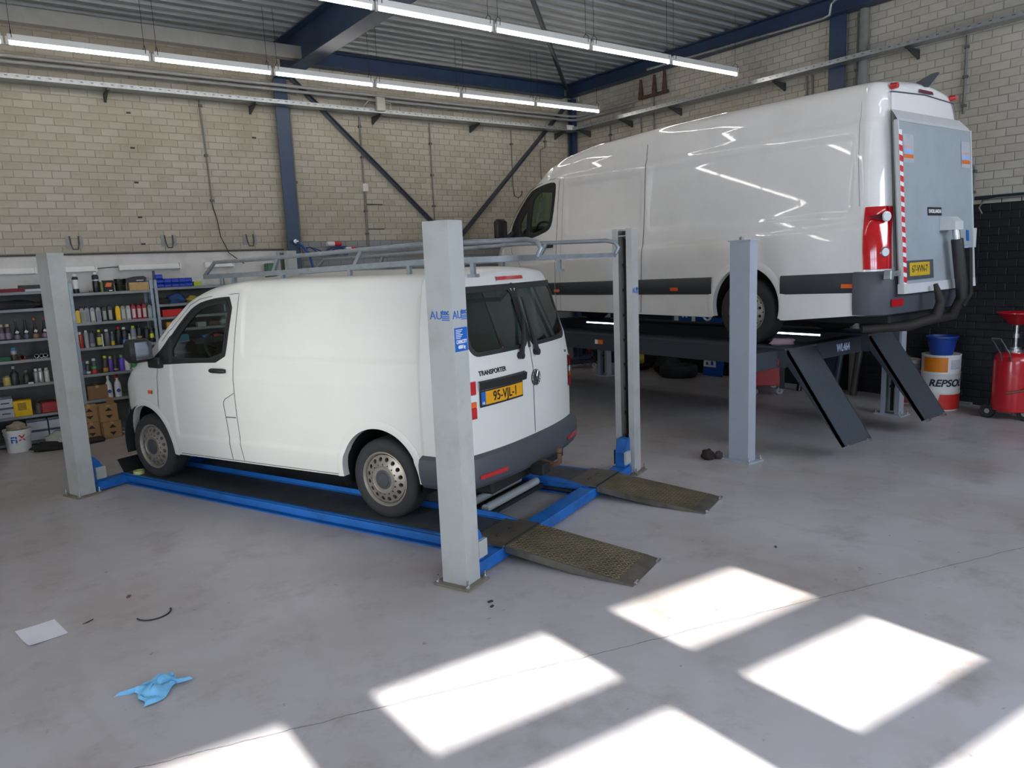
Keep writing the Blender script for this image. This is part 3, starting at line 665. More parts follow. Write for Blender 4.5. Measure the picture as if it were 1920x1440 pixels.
# hanging ramps: upper end hinged at the runway, lower end free near the floor
def hang_ramp(x0, x1, ax0, ax1):
    top = Vector((0, 4.41, RT - .01)); low = Vector((0, 3.765, .20)); n_ = (low - top).normalized().cross(Vector((1, 0, 0))).normalized()
    if n_.y > 0: n_ = -n_
    b = MB()
    def sec(p, xa, xb): return [Vector((xa, p.y, p.z)), Vector((xb, p.y, p.z))]
    A = sec(top, x0, x1); B = sec(low, ax0, ax1); th = n_ * -.035
    P = [A[0], A[1], B[1], B[0], A[0] + th, A[1] + th, B[1] + th, B[0] + th]
    b.add(P, [(0, 1, 2, 3), (7, 6, 5, 4), (0, 4, 5, 1), (1, 5, 6, 2), (2, 6, 7, 3), (3, 7, 4, 0)])
    o = b.build('ramp', ANTHRA_GRIT, L2)
    for a, c in ((A[0], B[0]), (A[1], B[1])):
        s = Vector((.012 if a is A[0] else -.012, 0, 0)); e = MB(); d = n_ * -.11
        e.add([a, c, c + d * .3, a + d, a + s, c + s, c + d * .3 + s, a + d + s], [(0, 1, 2, 3), (7, 6, 5, 4), (0, 4, 5, 1), (1, 5, 6, 2), (2, 6, 7, 3), (3, 7, 4, 0)]); e.build('side_flange', ANTHRA, o)
    for f in (.12, .85):
        p = B[0] * (1 - f) + B[1] * f; w = MB(); w.cyl(p + Vector((-.03, -.012, -.005)), p + Vector((.03, -.012, -.005)), .022, n=10); w.build('roller', STEEL, o)
hang_ramp(6.77, 7.27, 6.77, 7.27); hang_ramp(8.41, 8.92, 8.41, 8.92)
for yy in (4.59, 9.865):
    b = MB(); b.cbox(QX0 + SX2 - .03, 9.30 + .03, yy - .08, yy + .08, RT - .205, RT - .02, .006); o = b.build('cross_beam', ANTHRA, L2)
    for xx in (QX0 + .02, 9.32):
        c = MB(); c.bb(xx, xx + .08, yy - .07, yy + .07, RT - .25, RT + .18); c.build('carriage', ANTHRA, o)
    if yy < 5: text_on('WL464', .12, mat('print_pale_blue', '#b9c4e0', .5), o, (8.0, 4.505, RT - .115), (1, 0, 0), (0, 0, 1), bold=.003, squeeze=.75)
LED = mat('led_glow', '#e8fbff', .3, emit=9, ecol='#dff6ff', var=0)
for k, (ya, yb) in enumerate(((5.02, 5.72), (8.05, 9.25))):
    b = MB(); b.bb(8.385, 8.40, ya - .02, yb + .02, RT - .055, RT - .02); o = b.build('led_bar', BLACKST, L2)
    n = 18 if k == 0 else 30
    for i in range(n):
        e = MB(); y_ = ya + (yb - ya) * (i + .5) / n; d_ = (yb - ya) / n * .38; e.bb(8.379, 8.385, y_ - d_, y_ + d_, RT - .047, RT - .028); e.build('led', LED, o)
b = MB(); b.bb(6.746, 6.75, 7.14, 7.29, 1.0, 1.055); s_ = b.build('warning_sticker', STICK_ORANGE, L2); MB().bb(6.743, 6.746, 7.235, 7.285, 1.0, 1.055).build('pictogram', WHITE, s_)
b = MB(); b.bb(6.745, 6.75, 4.50, 4.62, .945, 1.0); s_ = b.build('warning_sticker', STICK_RED, L2); MB().bb(6.742, 6.745, 4.57, 4.62, .945, 1.0).build('pictogram', WHITE, s_)
# ------------------------------------------------------------------ vans
VAN_DULL = mat('van_paint_dull_white', '#cfcfca', .38, var=.02, scale=2, coat=.5)
MATS['van_paint_dull_white'].node_tree.nodes['Principled BSDF'].inputs['Coat Roughness'].default_value = .22
VAN_GLOSS = mat('van_paint_white', '#e0dedb', .5, var=.02, scale=2, spec=.2, coat=1.0, dirt=('#b3aca0', .25, 1.2))
MATS['van_paint_white'].node_tree.nodes['Principled BSDF'].inputs['Coat Roughness'].default_value = .03
GAP = mat('panel_gap', '#4a4a4a', .8)
RUBBER = mat('rubber_black', '#1b1c1d', .55, var=.1)
TYRE = mat('tyre_rubber', '#262628', .8, var=.12, scale=12, bump=.15, bscale=70)
PLASTIC = mat('bumper_plastic', '#43474e', .55, var=.06, bump=.08, bscale=200)
PLASTIC_DK = mat('moulding_plastic', '#34373c', .5, var=.05)
RIM = mat('steel_wheel_grime', '#8f8980', .45, .5, var=.15, scale=9, dirt=('#4c453d', .6, 9))
HUB = mat('hub_cap_grey', '#3c3e40', .55, var=.08)
UNDER = mat('underbody_black', '#121212', .8)
CABIN = mat('cabin_plastic', '#222324', .6)
SEATM = mat('seat_cloth', '#2d2e31', .9, bump=.2, bscale=200)
RED_L = mat('lens_red', '#b5121b', .12, coat=1, var=.12, scale=16)
WHITE_L = mat('lens_clear', '#d5d8da', .1, coat=1, var=.05)
ORANGE_L = mat('lens_orange', '#d9601a', .15, coat=1, var=.05)
PLATE_Y = mat('plate_yellow', '#d69a12', .4, var=.02)
PLATE_Y2 = mat('plate_yellow_dirty', '#c2a01c', .5, var=.06)
GLASS = glass_mat('window_glass', '#e2ece6', 1.0)
GLASS_DK = glass_mat('window_glass_rear', '#b4c2bc', .9)
GLASS_CR = glass_mat('window_glass_tall_van', '#c4d6c9', 1.0)
CHROME = mat('chrome', '#b8babc', .15, 1.0)
RACKM = mat('rack_galvanised', '#8d9499', .45, .6, var=.12, scale=14)

class VanShape:
    def __init__(s, **k): s.__dict__.update(k)
    def fx(s, y):
        if y <= s.y0: return 1.
        u = min(.9995, (y - s.y0) / (s.yf - s.y0)); return (1 - u ** s.m) ** (1 / s.n)
    def rr(s, y):
        if y >= s.yr + s.rs: return 0.
        u = min(1., (s.yr + s.rs - y) / s.rs); return s.rs * (1 - math.sqrt(max(0., 1 - u * u)))
    def w(s, y, z): return smooth_tab(s.wt, z, .05) * s.fx(y) - s.rr(y) - s.detail(y, z)
    def zt(s, y): return smooth_tab(s.ztab, y, .05) - s.rear_drop * (s.rr(y) / s.rs)
    def zb(s, y): return lerp_tab(s.zbt, y)
    def deform(s, p):
        x, y, z = p; g = sstep(s.yr + .5, s.yr, y)
        if g > 0: y += g * (lerp_tab(s.lean, z) + s.bulge * (abs(x) / .9) ** 2.5)
        return (x, y, z)
    def side(s, y, z, off=0., sg=-1): return s.deform((sg * (s.w(y, z) + off), y, z))
    def rear(s, x, z, off=0.): p = s.deform((x, s.yr, z)); return (p[0], p[1] - off, p[2])
    def path(s, z, ya, xb, n1=10, n2=10, sg=-1):
        """plan outline at height z from the side at ya round the rear corner to xb, as (x, y, nx, ny)"""
        ys = [ya + (s.yr + s.rs - ya) * i / n1 for i in range(n1)] + [s.yr + s.rs * (1 - math.sin(k * PI / 2 / 8)) for k in range(9)]
        P = [s.side(y, z, 0, sg) for y in ys]; x0 = -(s.w(s.yr, z)); P += [s.deform((-sg * (x0 + (xb - x0) * i / n2), s.yr, z)) for i in range(1, n2 + 1)]
        out = []
        for i, p in enumerate(P):
            a, b = P[max(0, i - 1)], P[min(len(P) - 1, i + 1)]; tx, ty = b[0] - a[0], b[1] - a[1]; l = math.hypot(tx, ty) or 1
            nx, ny = ty / l, -tx / l
            if sg < 0: nx, ny = -abs(nx) if False else ty / l, -tx / l
            if nx * p[0] + ny * (p[1] - (s.yr + .6)) < 0: nx, ny = -nx, -ny
            out.append((p[0], p[1], nx, ny))
        return out
def build_body(V, root, paint, cuts, glass_top):
    """cuts: list of dict(poly, glass, side) window openings on the sides; returns lists of faces cut out"""
    ys = []; y = V.yr
    while y < V.yr + V.rs: ys.append(y); y += V.rs / 7
    while y < V.y0 + .2: ys.append(y); y += V.dy
    while y < V.yf - .01: ys.append(y); y += V.dy * (1 if V.yf - y > .35 else .6)
    ys.append(V.yf - .004)
    NS, NC, NR = V.ns, 7, 8
    rows = []
    for y in ys:
        zb = V.zb(y); zt = V.zt(y); rc = min(V.rc, .45 * (zt - zb)); zs = zt - rc; half = []
        half.append((max(.01, V.w(y, zb) - .05), zb))
        for j in range(NS + 1):
            z = zb + (zs - zb) * j / NS; half.append((max(.008, V.w(y, z)), z))
        ws = half[-1][0]; a = min(V.ra, ws * .5)
        for k in range(1, NC + 1):
            ph = PI / 2 * k / NC; half.append((ws - a * (1 - math.cos(ph)), zs + rc * math.sin(ph)))
        xa = half[-1][0]
        for m in range(1, NR + 1):
            x = xa * (1 - m / NR); half.append((x, zt + V.crown * (1 - (x / xa) ** 2) * V.fx(y)))
        left = [V.deform((-x, y, z)) for x, z in half]; right = [V.deform((x, y, z)) for x, z in reversed(half[:-1])]
        rows.append(left + right)
    n = len(rows[0]); P = [p for r in rows for p in r]; body = []; bins = {}
    nh = 1 + NS + 1 + NC + NR
    for i in range(len(rows) - 1):
        for k in range(n - 1):
            f = (i * n + k, i * n + k + 1, (i + 1) * n + k + 1, (i + 1) * n + k)
            kk = k if k < nh - 1 else n - 2 - k
            cy = sum(P[q][1] for q in f) / 4; cz = sum(P[q][2] for q in f) / 4; cx = sum(P[q][0] for q in f) / 4; key = 'body'
            if kk <= NS + NC:
                for (ay, az, ar) in V.arches:
                    if (cy - ay) ** 2 + (cz - az) ** 2 < ar * ar: key = None
                if key:
                    for ci, c in enumerate(cuts):
                        if c.get('sides', 'both') == 'left' and cx > 0: continue
                        if inside(c['poly'], cy, cz):
                            key = ('trim', ci, cx > 0)
                            for gi, g in enumerate(c['glass']):
                                if inside(g, cy, cz): key = ('glass', ci, gi, cx > 0)
            else:
                if glass_top and glass_top[0] < cy < glass_top[1] and kk > NS + NC + 1: key = ('screen',)
            if key == 'body': body.append(f)
            elif key: bins.setdefault(key, []).append(f)
    # rear face
    base = len(P); r0 = rows[0]; nx = 40; cap = []; levels = list(range(1, nh - NR))
    for j in levels:
        l, r = r0[j], r0[n - 1 - j]
        for q in range(nx + 1):
            x = l[0] + (r[0] - l[0]) * q / nx; P.append(V.deform((x, V.yr, l[2])))
    for jj in range(len(levels) - 1):
        for q in range(nx):
            f = (base + jj * (nx + 1) + q, base + jj * (nx + 1) + q + 1, base + (jj + 1) * (nx + 1) + q + 1, base + (jj + 1) * (nx + 1) + q)
            cx = sum(P[t][0] for t in f) / 4; cz = sum(P[t][2] for t in f) / 4; key = 'body'
            for gi, g in enumerate(V.rear_glass):
                if inside(g, cx, cz): key = ('rear', gi)
            if key == 'body': body.append(f)
            else: bins.setdefault(key, []).append(f)
    top = base + (len(levels) - 1) * (nx + 1); tp = list(range(top, top + nx + 1))
    crown = [i for i in range(nh - NR - 1, n - (nh - NR - 1))]; body.append(tuple(tp + [c for c in reversed(crown)][1:-1]))
    body.append(tuple(range((len(rows) - 1) * n, len(rows) * n)))
    def sub(name, faces, m, parent, inset=0., smooth=40):
        idx = {}; vs_ = []; fs = []
        for f in faces:
            g = []
            for q in f:
                if q not in idx: idx[q] = len(vs_); vs_.append(P[q])
                g.append(idx[q])
            fs.append(tuple(g))
        if inset: vs_ = [((abs(v[0]) - inset) * (1 if v[0] > 0 else -1) if abs(v[0]) > .5 else v[0], v[1] + (inset if v[1] < V.yr + .3 else 0), v[2]) for v in vs_]
        mb = MB(); mb.v = vs_; mb.f = fs; me = mb.mesh(name, m)
        bm = bmesh.new(); bm.from_mesh(me); bmesh.ops.remove_doubles(bm, verts=bm.verts, dist=.0004); bmesh.ops.recalc_face_normals(bm, faces=bm.faces); bm.to_mesh(me); bm.free()
        me.polygons.foreach_set('use_smooth', [True] * len(me.polygons)); me.set_sharp_from_angle(angle=math.radians(smooth))
        return link(name, me, parent)
    b = sub('body', body, paint, root)
    return b, bins, sub
def side_strip(V, root, pts, w, m, name, off=.003, sg=-1, closed=False, thick=.0):
    """ribbon of width w following (y,z) points on the van side"""
    pts = resample(pts, .03, closed); n = len(pts); rows = [[], []]
    for i, p in enumerate(pts):
        a = pts[i - 1] if (i or closed) else p; b = pts[(i + 1) % n] if (i < n - 1 or closed) else p
        tx, ty = b[0] - a[0], b[1] - a[1]; l = math.hypot(tx, ty) or 1
        for k, s in ((0, -1), (1, 1)):
            q = (p[0] + s * ty / l * w / 2, p[1] - s * tx / l * w / 2); rows[k].append(V.side(q[0], q[1], off, sg))
    if closed: rows = [r + [r[0]] for r in rows]
    mb = MB(); mb.grid(rows); return mb.build(name, m, root)
def seal(V, root, poly, win, wout, m, off=.004, sg=-1, parent_name='window_seal'):
    p = resample(poly, .02); a = offset_poly(p, -win); b = offset_poly(p, wout); mid = p
    rows = [[V.side(q[0], q[1], -.012, sg) for q in a], [V.side(q[0], q[1], off, sg) for q in a], [V.side(q[0], q[1], off + .002, sg) for q in mid], [V.side(q[0], q[1], off, sg) for q in b], [V.side(q[0], q[1], -.004, sg) for q in b]]
    mb = MB(); mb.grid(rows, close=True); return mb.build(parent_name, m, root, 50)
def rear_seal(V, root, poly, win, wout, m, off=.004, name='window_seal'):
    p = resample(poly, .02); a = offset_poly(p, -win); b = offset_poly(p, wout)
    rows = [[V.rear(q[0], q[1], -.012) for q in a], [V.rear(q[0], q[1], off) for q in a], [V.rear(q[0], q[1], off) for q in b], [V.rear(q[0], q[1], -.004) for q in b]]
    mb = MB(); mb.grid(rows, close=True); return mb.build(name, m, root, 50)
def rear_strip(V, root, pts, w, m, name, off=.003):
    pts = resample(pts, .03, False); n = len(pts); rows = [[], []]
    for i, p in enumerate(pts):
        a = pts[max(0, i - 1)]; b = pts[min(n - 1, i + 1)]; tx, ty = b[0] - a[0], b[1] - a[1]; l = math.hypot(tx, ty) or 1
        for k, s in ((0, -1), (1, 1)): rows[k].append(V.rear(p[0] + s * ty / l * w / 2, p[1] - s * tx / l * w / 2, off))
    mb = MB(); mb.grid(rows); return mb.build(name, m, root)
def arch_lip(V, root, a, m, sg, wi=.03, wo=.035, flare=.008):
    ay, az, ar = a; pts = []; rows = [[], [], [], [], []]
    for k in range(61):
        th = -.35 + (PI + .7) * k / 60
        for r, (dr, off) in enumerate(((-wi, -.06), (-wi, flare * .6), (-wi * .3, flare), (wo * .6, flare * .6), (wo, .002))):
            yy, zz = ay + (ar + dr) * math.cos(th), az + (ar + dr) * math.sin(th)
            rows[r].append((yy, zz, off))
    keep = [i for i in range(61) if rows[2][i][1] > V.zb(rows[2][i][0]) - .002]
    rows = [[V.side(*r[i], sg) for i in keep] for r in rows]
    mb = MB(); mb.grid(rows); return mb.build('wheel_arch_lip', m, root, 60)
def wheel_well(V, root, a, sg):
    ay, az, ar = a; mb = MB(); rows = []
    for x in (.93, .50):
        rows.append([(sg * x, ay + (ar - .012) * math.cos(t), az + (ar - .012) * math.sin(t)) for t in [-.3 + (PI + .6) * k / 24 for k in range(25)]])
    mb.grid(rows); mb.add(rows[1], [tuple(range(25))]); return mb.build('wheel_well', UNDER, root, 60)
def wrap(V, root, prof, ya, xb, m, name, sg=-1, n1=8, n2=14, smooth=45, skip=0):
    """sweep a vertical profile [(z, offset)] round the rear corner"""
    rows = []
    for z, off in prof:
        rows.append([(p[0] + p[2] * off, p[1] + p[3] * off, z) for p in V.path(z, ya, xb, n1, n2, sg)[skip:]])
    mb = MB(); mb.grid(rows)
    if sg > 0: pass
    return mb.build(name, m, root, smooth)
def wheel(root, x, y, r, sg, wtyre=.205, rimr=.22, holes=16, name='wheel'):
    """sg -1: outer face towards -x"""
    f = sg * wtyre / 2
    rim = MB()
    rim.lathe([(rimr - .012, -.06), (rimr + .004, -.0), (rimr + .006, .006), (rimr - .002, .008), (rimr - .012, .0), (rimr - .02, -.02), (rimr - .022, -.05)], (0, 0, 0), 40, 'x', closed=True)
    # disc with ventilation holes
    r0, r1 = .118, rimr - .022; rc_ = (r0 + r1) / 2 + .006; rh = .0175
    for k in range(holes):
        a0 = 2 * PI * (k + .5) / holes; inn = []; out = []; deep = []; hb = PI / holes
        for q in range(16):
            ph = 2 * PI * q / 16; u, v = math.cos(ph), math.sin(ph)
            inn.append((rc_ + rh * u, rh * v / rc_))
            sc = min((r1 - rc_) / u if u > 1e-6 else ((rc_ - r0) / -u if u < -1e-6 else 9), hb * rc_ / abs(v) if abs(v) > 1e-6 else 9)
            out.append((rc_ + u * sc, v * sc / rc_))
        def P3(rad, an, dx): return (dx, rad * math.cos(a0 + an), rad * math.sin(a0 + an))
        depth = lambda rad: -.012 + .03 * (1 - (rad - r0) / (r1 - r0))
        rim.grid([[P3(a, b, depth(a) - .03) for a, b in inn], [P3(a, b, depth(a)) for a, b in inn], [P3(a, b, depth(a)) for a, b in out]], close=True)
    rim.lathe([(r0 + .001, .018), (.112, .022), (.095, .012), (.09, .0), (.0, .0)], (0, 0, 0), 32, 'x')
    rim.v = [(sg * v[0] + f - sg * .012, v[1], v[2]) for v in rim.v]
    o = rim.build(name, RIM, root, 40, loc=(x, y, r))
    t = MB(); w2 = wtyre / 2
    t.lathe([(rimr - .005, -w2 + .01), (rimr + .02, -w2), (r - .05, -w2 - .004), (r - .018, -w2 + .008), (r - .004, -w2 + .03), (r, -w2 + .06), (r, w2 - .06), (r - .004, w2 - .03), (r - .018, w2 - .008), (r - .05, w2 + .004), (rimr + .02, w2), (rimr - .005, w2 - .01)], (0, 0, 0), 48, 'x', closed=True); t.build('tyre', TYRE, o, 45)
    d = MB(); d.cyl((f - sg * .12, 0, 0), (f - sg * .05, 0, 0), rimr - .03, n=24); d.build('brake_drum', UNDER, o)
    h = MB(); h.lathe([(.108, .008), (.10, .016), (.06, .02), (.055, .026), (.03, .028), (.0, .028)], (0, 0, 0), 28, 'x'); h.v = [(sg * v[0] + f - sg * .012, v[1], v[2]) for v in h.v]; h.build('hub_cap', HUB, o, 40)
    return o
def seat(root, x, y, z):
    s_ = MB(); s_.cbox(x - .25, x + .25, y - .25, y + .27, z, z + .16, .03); o = s_.build('seat', SEATM, root, 40)
    b_ = MB(); b_.prism([(y - .30, z + .1), (y - .16, z + .1), (y - .26, z + .75), (y - .36, z + .75)], x - .24, x + .24, 'x'); b_.build('backrest', SEATM, o)
    h_ = MB(); h_.cbox(x - .13, x + .13, y - .40, y - .30, z + .77, z + .95, .025); h_.build('headrest', SEATM, o, 40)
def steering(root, c, R_, tilt):
    m = MB(); pts = [(R_ * math.cos(a), 0, R_ * math.sin(a)) for a in [2 * PI * k / 28 for k in range(29)]]; m.tube(pts, .016, 8)
    for a in (.4, PI - .4, -PI / 2): m.tube([(0, .02, 0), (R_ * math.cos(a), 0, R_ * math.sin(a))], .014, 6)
    m.cyl((0, -.01, 0), (0, .05, 0), .07, n=16); o = m.build('steering_wheel', CABIN, root, 50, loc=c, rot=(tilt, 0, 0))
    MB().cyl((0, .03, 0), (0, .45, -.05), .035, n=8).build('steering_column', CABIN, o)
def mirror_tri(): pass
def rrect(y0, y1, z0, z1, r, n=6):
    q = []
    for cx, cz, a0 in ((y1 - r, z1 - r, 0), (y0 + r, z1 - r, 90), (y0 + r, z0 + r, 180), (y1 - r, z0 + r, 270)):
        for k in range(n + 1): a = math.radians(a0 + 90 * k / n); q.append((cx + r * math.cos(a), cz + r * math.sin(a)))
    return q
def rr_sd(y, z, y0, y1, z0, z1, r):
    """signed distance to a rounded rectangle, negative inside"""
    cx, cz = (y0 + y1) / 2, (z0 + z1) / 2; qx = abs(y - cx) - (y1 - y0) / 2 + r; qz = abs(z - cz) - (z1 - z0) / 2 + r
    return math.hypot(max(qx, 0), max(qz, 0)) + min(max(qx, qz), 0) - r

# ============================================================ the small van
def t5_detail(y, z):
    d = .0
    d += .012 * (1 - sstep(-.022, .004, rr_sd(y, z, -.44, 1.52, 1.28, 1.815, .06)))
    zc = .50 + .012 * (2.4 - y) / 1.9 * 1.5
    if -.45 < y < 2.5: d += .012 * sstep(zc - .015, zc + .02, z)
    d -= .004 * math.exp(-((z - (1.075 - .03 * (y - 1.6) / 2)) / .022) ** 2)
    return d
T5 = VanShape(yr=-.90, rs=.13, y0=2.2, yf=3.90, m=4., n=2., wt=[(.2, .91), (.34, .937), (.5, .957), (.8, .964), (1.08, .962), (1.25, .95), (1.5, .915), (1.8, .855), (1.95, .81)],
    ztab=[(-.9, 1.93), (-.5, 1.945), (1.0, 1.955), (1.6, 1.944), (1.93, 1.904), (2.08, 1.868), (2.29, 1.79), (2.47, 1.65), (2.66, 1.486), (2.86, 1.326), (3.05, 1.215), (3.3, 1.11), (3.45, 1.03), (3.6, .95), (3.75, .82), (3.9, .66)],
    zbt=[(-.9, .36), (-.4, .33), (2.5, .30), (3.2, .27), (3.9, .27)], rc=.12, ra=.12, crown=.035, rear_drop=.03, bulge=.10, lean=[(0, 0), (1.15, 0), (1.35, .03), (1.9, .2), (2.1, .24)],
    dy=.018, ns=84, arches=[(0, .36, .425), (3.0, .36, .425)], detail=t5_detail,
    rear_glass=[rrect(-.755, -.035, 1.335, 1.80, .07), rrect(.035, .755, 1.335, 1.80, .07)])
V1 = thing('panel_van', 'small white panel van with galvanised roof rack on the lowered lift', 'van', (3.368, 5.606, RZ), math.atan2(.3911, .9203))
dwin = chaikin([(1.655, 1.80), (1.86, 1.79), (2.06, 1.758), (2.15, 1.725), (2.23, 1.68), (2.34, 1.585), (2.45, 1.48), (2.62, 1.315), (2.74, 1.235), (2.76, 1.185), (2.575, 1.195), (2.2, 1.22), (1.745, 1.238), (1.70, 1.45)], 1)
dgl = chaikin([(1.685, 1.765), (1.9, 1.748), (2.05, 1.72), (2.16, 1.655), (2.28, 1.553), (2.38, 1.46), (2.43, 1.39), (2.49, 1.32), (2.46, 1.235), (1.765, 1.258), (1.73, 1.45)], 1)
body1, bins, sub1 = build_body(T5, V1, VAN_DULL, [dict(poly=dwin, glass=[dgl])], (2.16, 2.86))
for key, fs in bins.items():
    if key[0] == 'trim': sub1('window_surround', fs, RUBBER, V1)
    elif key[0] == 'glass': sub1('side_window', fs, GLASS, V1, .006)
    elif key[0] == 'screen': sub1('windscreen', fs, GLASS, V1)
    elif key[0] == 'rear': sub1('rear_window', fs, GLASS_DK, V1)
for sg in (-1, 1):
    seal(T5, V1, dwin, .014, .012, RUBBER, .004, sg); seal(T5, V1, dgl, .01, .012, RUBBER, .005, sg, 'glass_run')
    for a in T5.arches: arch_lip(T5, V1, a, VAN_DULL, sg); wheel_well(T5, V1, a, sg)
    # front door outline, fuel flap and belt seam
    dl = [(1.60, .33), (1.62, .55), (1.63, .95), (1.625, 1.13), (1.60, 1.42), (1.575, 1.835), (1.75, 1.828), (1.98, 1.81), (2.11, 1.79), (2.23, 1.738), (2.43, 1.569), (2.62, 1.401)]
    side_strip(T5, V1, dl, .005, GAP, 'door_gap', sg=sg)
    side_strip(T5, V1, [(2.69, 1.17), (2.72, .99), (2.745, .78), (2.74, .76)], .006, GAP, 'door_gap', sg=sg)
    if sg < 0:
        side_strip(T5, V1, [(1.635, .955), (1.76, .895), (1.785, .87), (1.79, .835), (1.775, .72), (1.76, .51), (1.755, .33)], .006, GAP, 'fuel_flap_gap', sg=sg)
        side_strip(T5, V1, [(1.777, .727), (1.64, .731)], .009, GAP, 'fuel_flap_gap', sg=sg)
    side_strip(T5, V1, [(2.5, .318), (1.6, .325), (.45, .335)], .006, GAP, 'sill_gap', sg=sg)
    side_strip(T5, V1, [(3.25, 1.105), (3.05, 1.19), (2.9, 1.27), (2.78, 1.30)], .006, GAP, 'bonnet_gap', sg=sg)
    # handle
    h = MB(); h.tube([T5.side(1.72, 1.15, .012, sg), T5.side(1.76, 1.152, .03, sg), T5.side(1.88, 1.152, .03, sg), T5.side(1.92, 1.15, .012, sg)], [.018, .022, .022, .018], 8); h.build('door_handle', RUBBER, V1, 50)
    mk = MB(); rows = [[T5.side(y, z, o_, sg) for y in (2.815, 2.825, 2.875, 2.885)] for z, o_ in ((.885, .0), (.888, .012), (.918, .012), (.922, .0))]; mk.grid(rows); mk.build('side_marker', ORANGE_L, V1)
    # mirror
    mp = T5.side(2.70, 1.27, 0, sg); mm = MB(); mm.cbox(min(mp[0], mp[0] + sg * .06), max(mp[0], mp[0] + sg * .06), 2.60, 2.78, 1.15, 1.25, .012)
    cx = mp[0] + sg * .16; mm.v += []; mm.cbox(cx - .11, cx + .11, 2.66, 2.82, 1.22, 1.44, .035); mo = mm.build('door_mirror', RUBBER, V1, 40)
    MB().add([(cx - .08, 2.655, 1.25), (cx + .09, 2.655, 1.25), (cx + .09, 2.655, 1.415), (cx - .08, 2.655, 1.415)], [(0, 1, 2, 3)]).build('mirror_glass', CHROME, mo)
    for yy in (0, 3.0): wheel(V1, sg * .80, yy, .33, sg)
    # tail lights in four bands
    for (za, zb_, m_) in ((1.045, 1.145, RED_L), (.99, 1.045, WHITE_L), (.945, .99, ORANGE_L), (.86, .945, RED_L)):
        wrap(T5, V1, [(za, -.002), (za + .002, .014), (zb_ - .002, .014), (zb_, -.002)], -.74, -.775, m_, 'tail_light', sg, 4, 3, skip=4)
    # rear bumper half
    wrap(T5, V1, [(.31, -.05), (.335, .03), (.38, .055), (.45, .062), (.52, .06), (.565, .045), (.585, .0)], -.45, 0, PLASTIC, 'rear_bumper', sg, 12, 16)
    wrap(T5, V1, [(.405, .060), (.407, .066), (.437, .068), (.44, .063)], -.84, -.52, RED_L, 'reflector', sg, 1, 6, skip=9)
    # front bumper corner and headlight
    fb = MB(); rows = []
    for z, off in ((.27, .0), (.30, .03), (.55, .035), (.66, .02), (.70, .0)): rows.append([T5.side(y, z, off, sg) for y in [3.40, 3.5, 3.6, 3.7, 3.78, 3.84, 3.88, 3.895]])
    fb.grid(rows); fb.build('front_bumper', PLASTIC, V1, 50)
    hl = MB(); hl.grid([[T5.side(y, z, .006, sg) for y in (3.45, 3.55, 3.65, 3.75)] for z in (.76, .80, .86, .90)]); hl.build('headlight', WHITE_L, V1, 50)
# bumper in front (middle), grille
fb = MB(); fb.cbox(-.55, .55, 3.84, 3.93, .28, .70, .03); fb.build('front_bumper', PLASTIC, V1, 40)
g_ = MB(); g_.bb(-.45, .45, 3.80, 3.88, .72, .80); g_.build('grille', RUBBER, V1)
# rear doors
for g in T5.rear_glass: rear_seal(T5, V1, g, .014, .02, RUBBER)
rear_strip(T5, V1, [(0, .60), (0, 1.34)], .007, GAP, 'rear_door_gap')
wb1 = MB(); rows = []
for z in [1.31 + .53 * k / 20 for k in range(21)]: rows.append([T5.rear(x, z, .003) for x in (-.02, -.01, .01, .02)])
wb1.grid(rows); wb1.build('window_divider', RUBBER, V1)
zt_, zb__ = 1.83, 1.30
m = MB(); m.grid([[T5.rear(x, z, .002) for x in [-.79 + 1.58 * k / 24 for k in range(25)]] for z in (1.795, 1.835)]); m.build('window_surround', RUBBER, V1)
m = MB(); rows = [[T5.rear(x, z, o_) for x in [-.21 + .42 * k / 10 for k in range(11)]] for z, o_ in ((1.865, 0), (1.868, .012), (1.895, .012), (1.898, 0))]; m.grid(rows); m.build('brake_light', RED_L, V1)
for sx, (x0, x1) in ((-1, (-.06, -.19)), (1, (.02, .07))):
    m = MB(); q = [T5.rear(x0 + .04, 1.72, .03), T5.rear(x0 + .03, 1.55, .035), T5.rear(x0 + (x1 - x0) * .5, 1.38, .035), T5.rear(x1, 1.27, .03)]; m.tube(q, [.008, .012, .018, .022], 6); wo_ = m.build('rear_wiper', RUBBER, V1, 50)
    m = MB(); m.cyl(T5.rear(x1, 1.265, .0), T5.rear(x1, 1.265, .045), .028, n=10); m.build('wiper_hub', RUBBER, wo_)
# plate recess, number plate, badge and lettering on the left rear door
bar_ = MB(); rows = [[T5.rear(x, z + (.02 if x > -.2 else 0) * 0, o_) for x in [-.745 + .60 * k / 12 for k in range(13)]] for z, o_ in ((1.065, 0), (1.068, .022), (1.125, .03), (1.135, 0))]; bar_.grid(rows); bar_.build('plate_light_bar', RUBBER, V1, 40)
pf = MB(); rows = [[T5.rear(x, z, .006) for x in [-.735 + .55 * k / 12 for k in range(13)]] for z in (.935, 1.062)]; pf.grid(rows); plate1 = pf.build('license_plate', RUBBER, V1)
py = MB(); py.grid([[T5.rear(x, z, .009) for x in [-.675 + .48 * k / 12 for k in range(13)]] for z in (.95, 1.052)]); py.build('plate_face', PLATE_Y, plate1)
pbm = MB(); pbm.grid([[T5.rear(x, z, .009) for x in (-.722, -.70, -.676)] for z in (.95, 1.052)]); pbm.build('country_band', STICK_BLUE, plate1)
def rear_text(txt, size, m_, xc, zc, off, parent, squeeze=1., **kw):
    me = text_mesh(txt, size, m_, squeeze=squeeze, **kw)
    for v in me.vertices:
        p = T5.rear(xc + v.co.x, zc + v.co.y, off + v.co.z); v.co = p
    return link('lettering', me, parent)
rear_text('95-VJL-1', .105, BLACKP, -.435, 1.0, .011, plate1, .86, depth=.001, bold=.001)
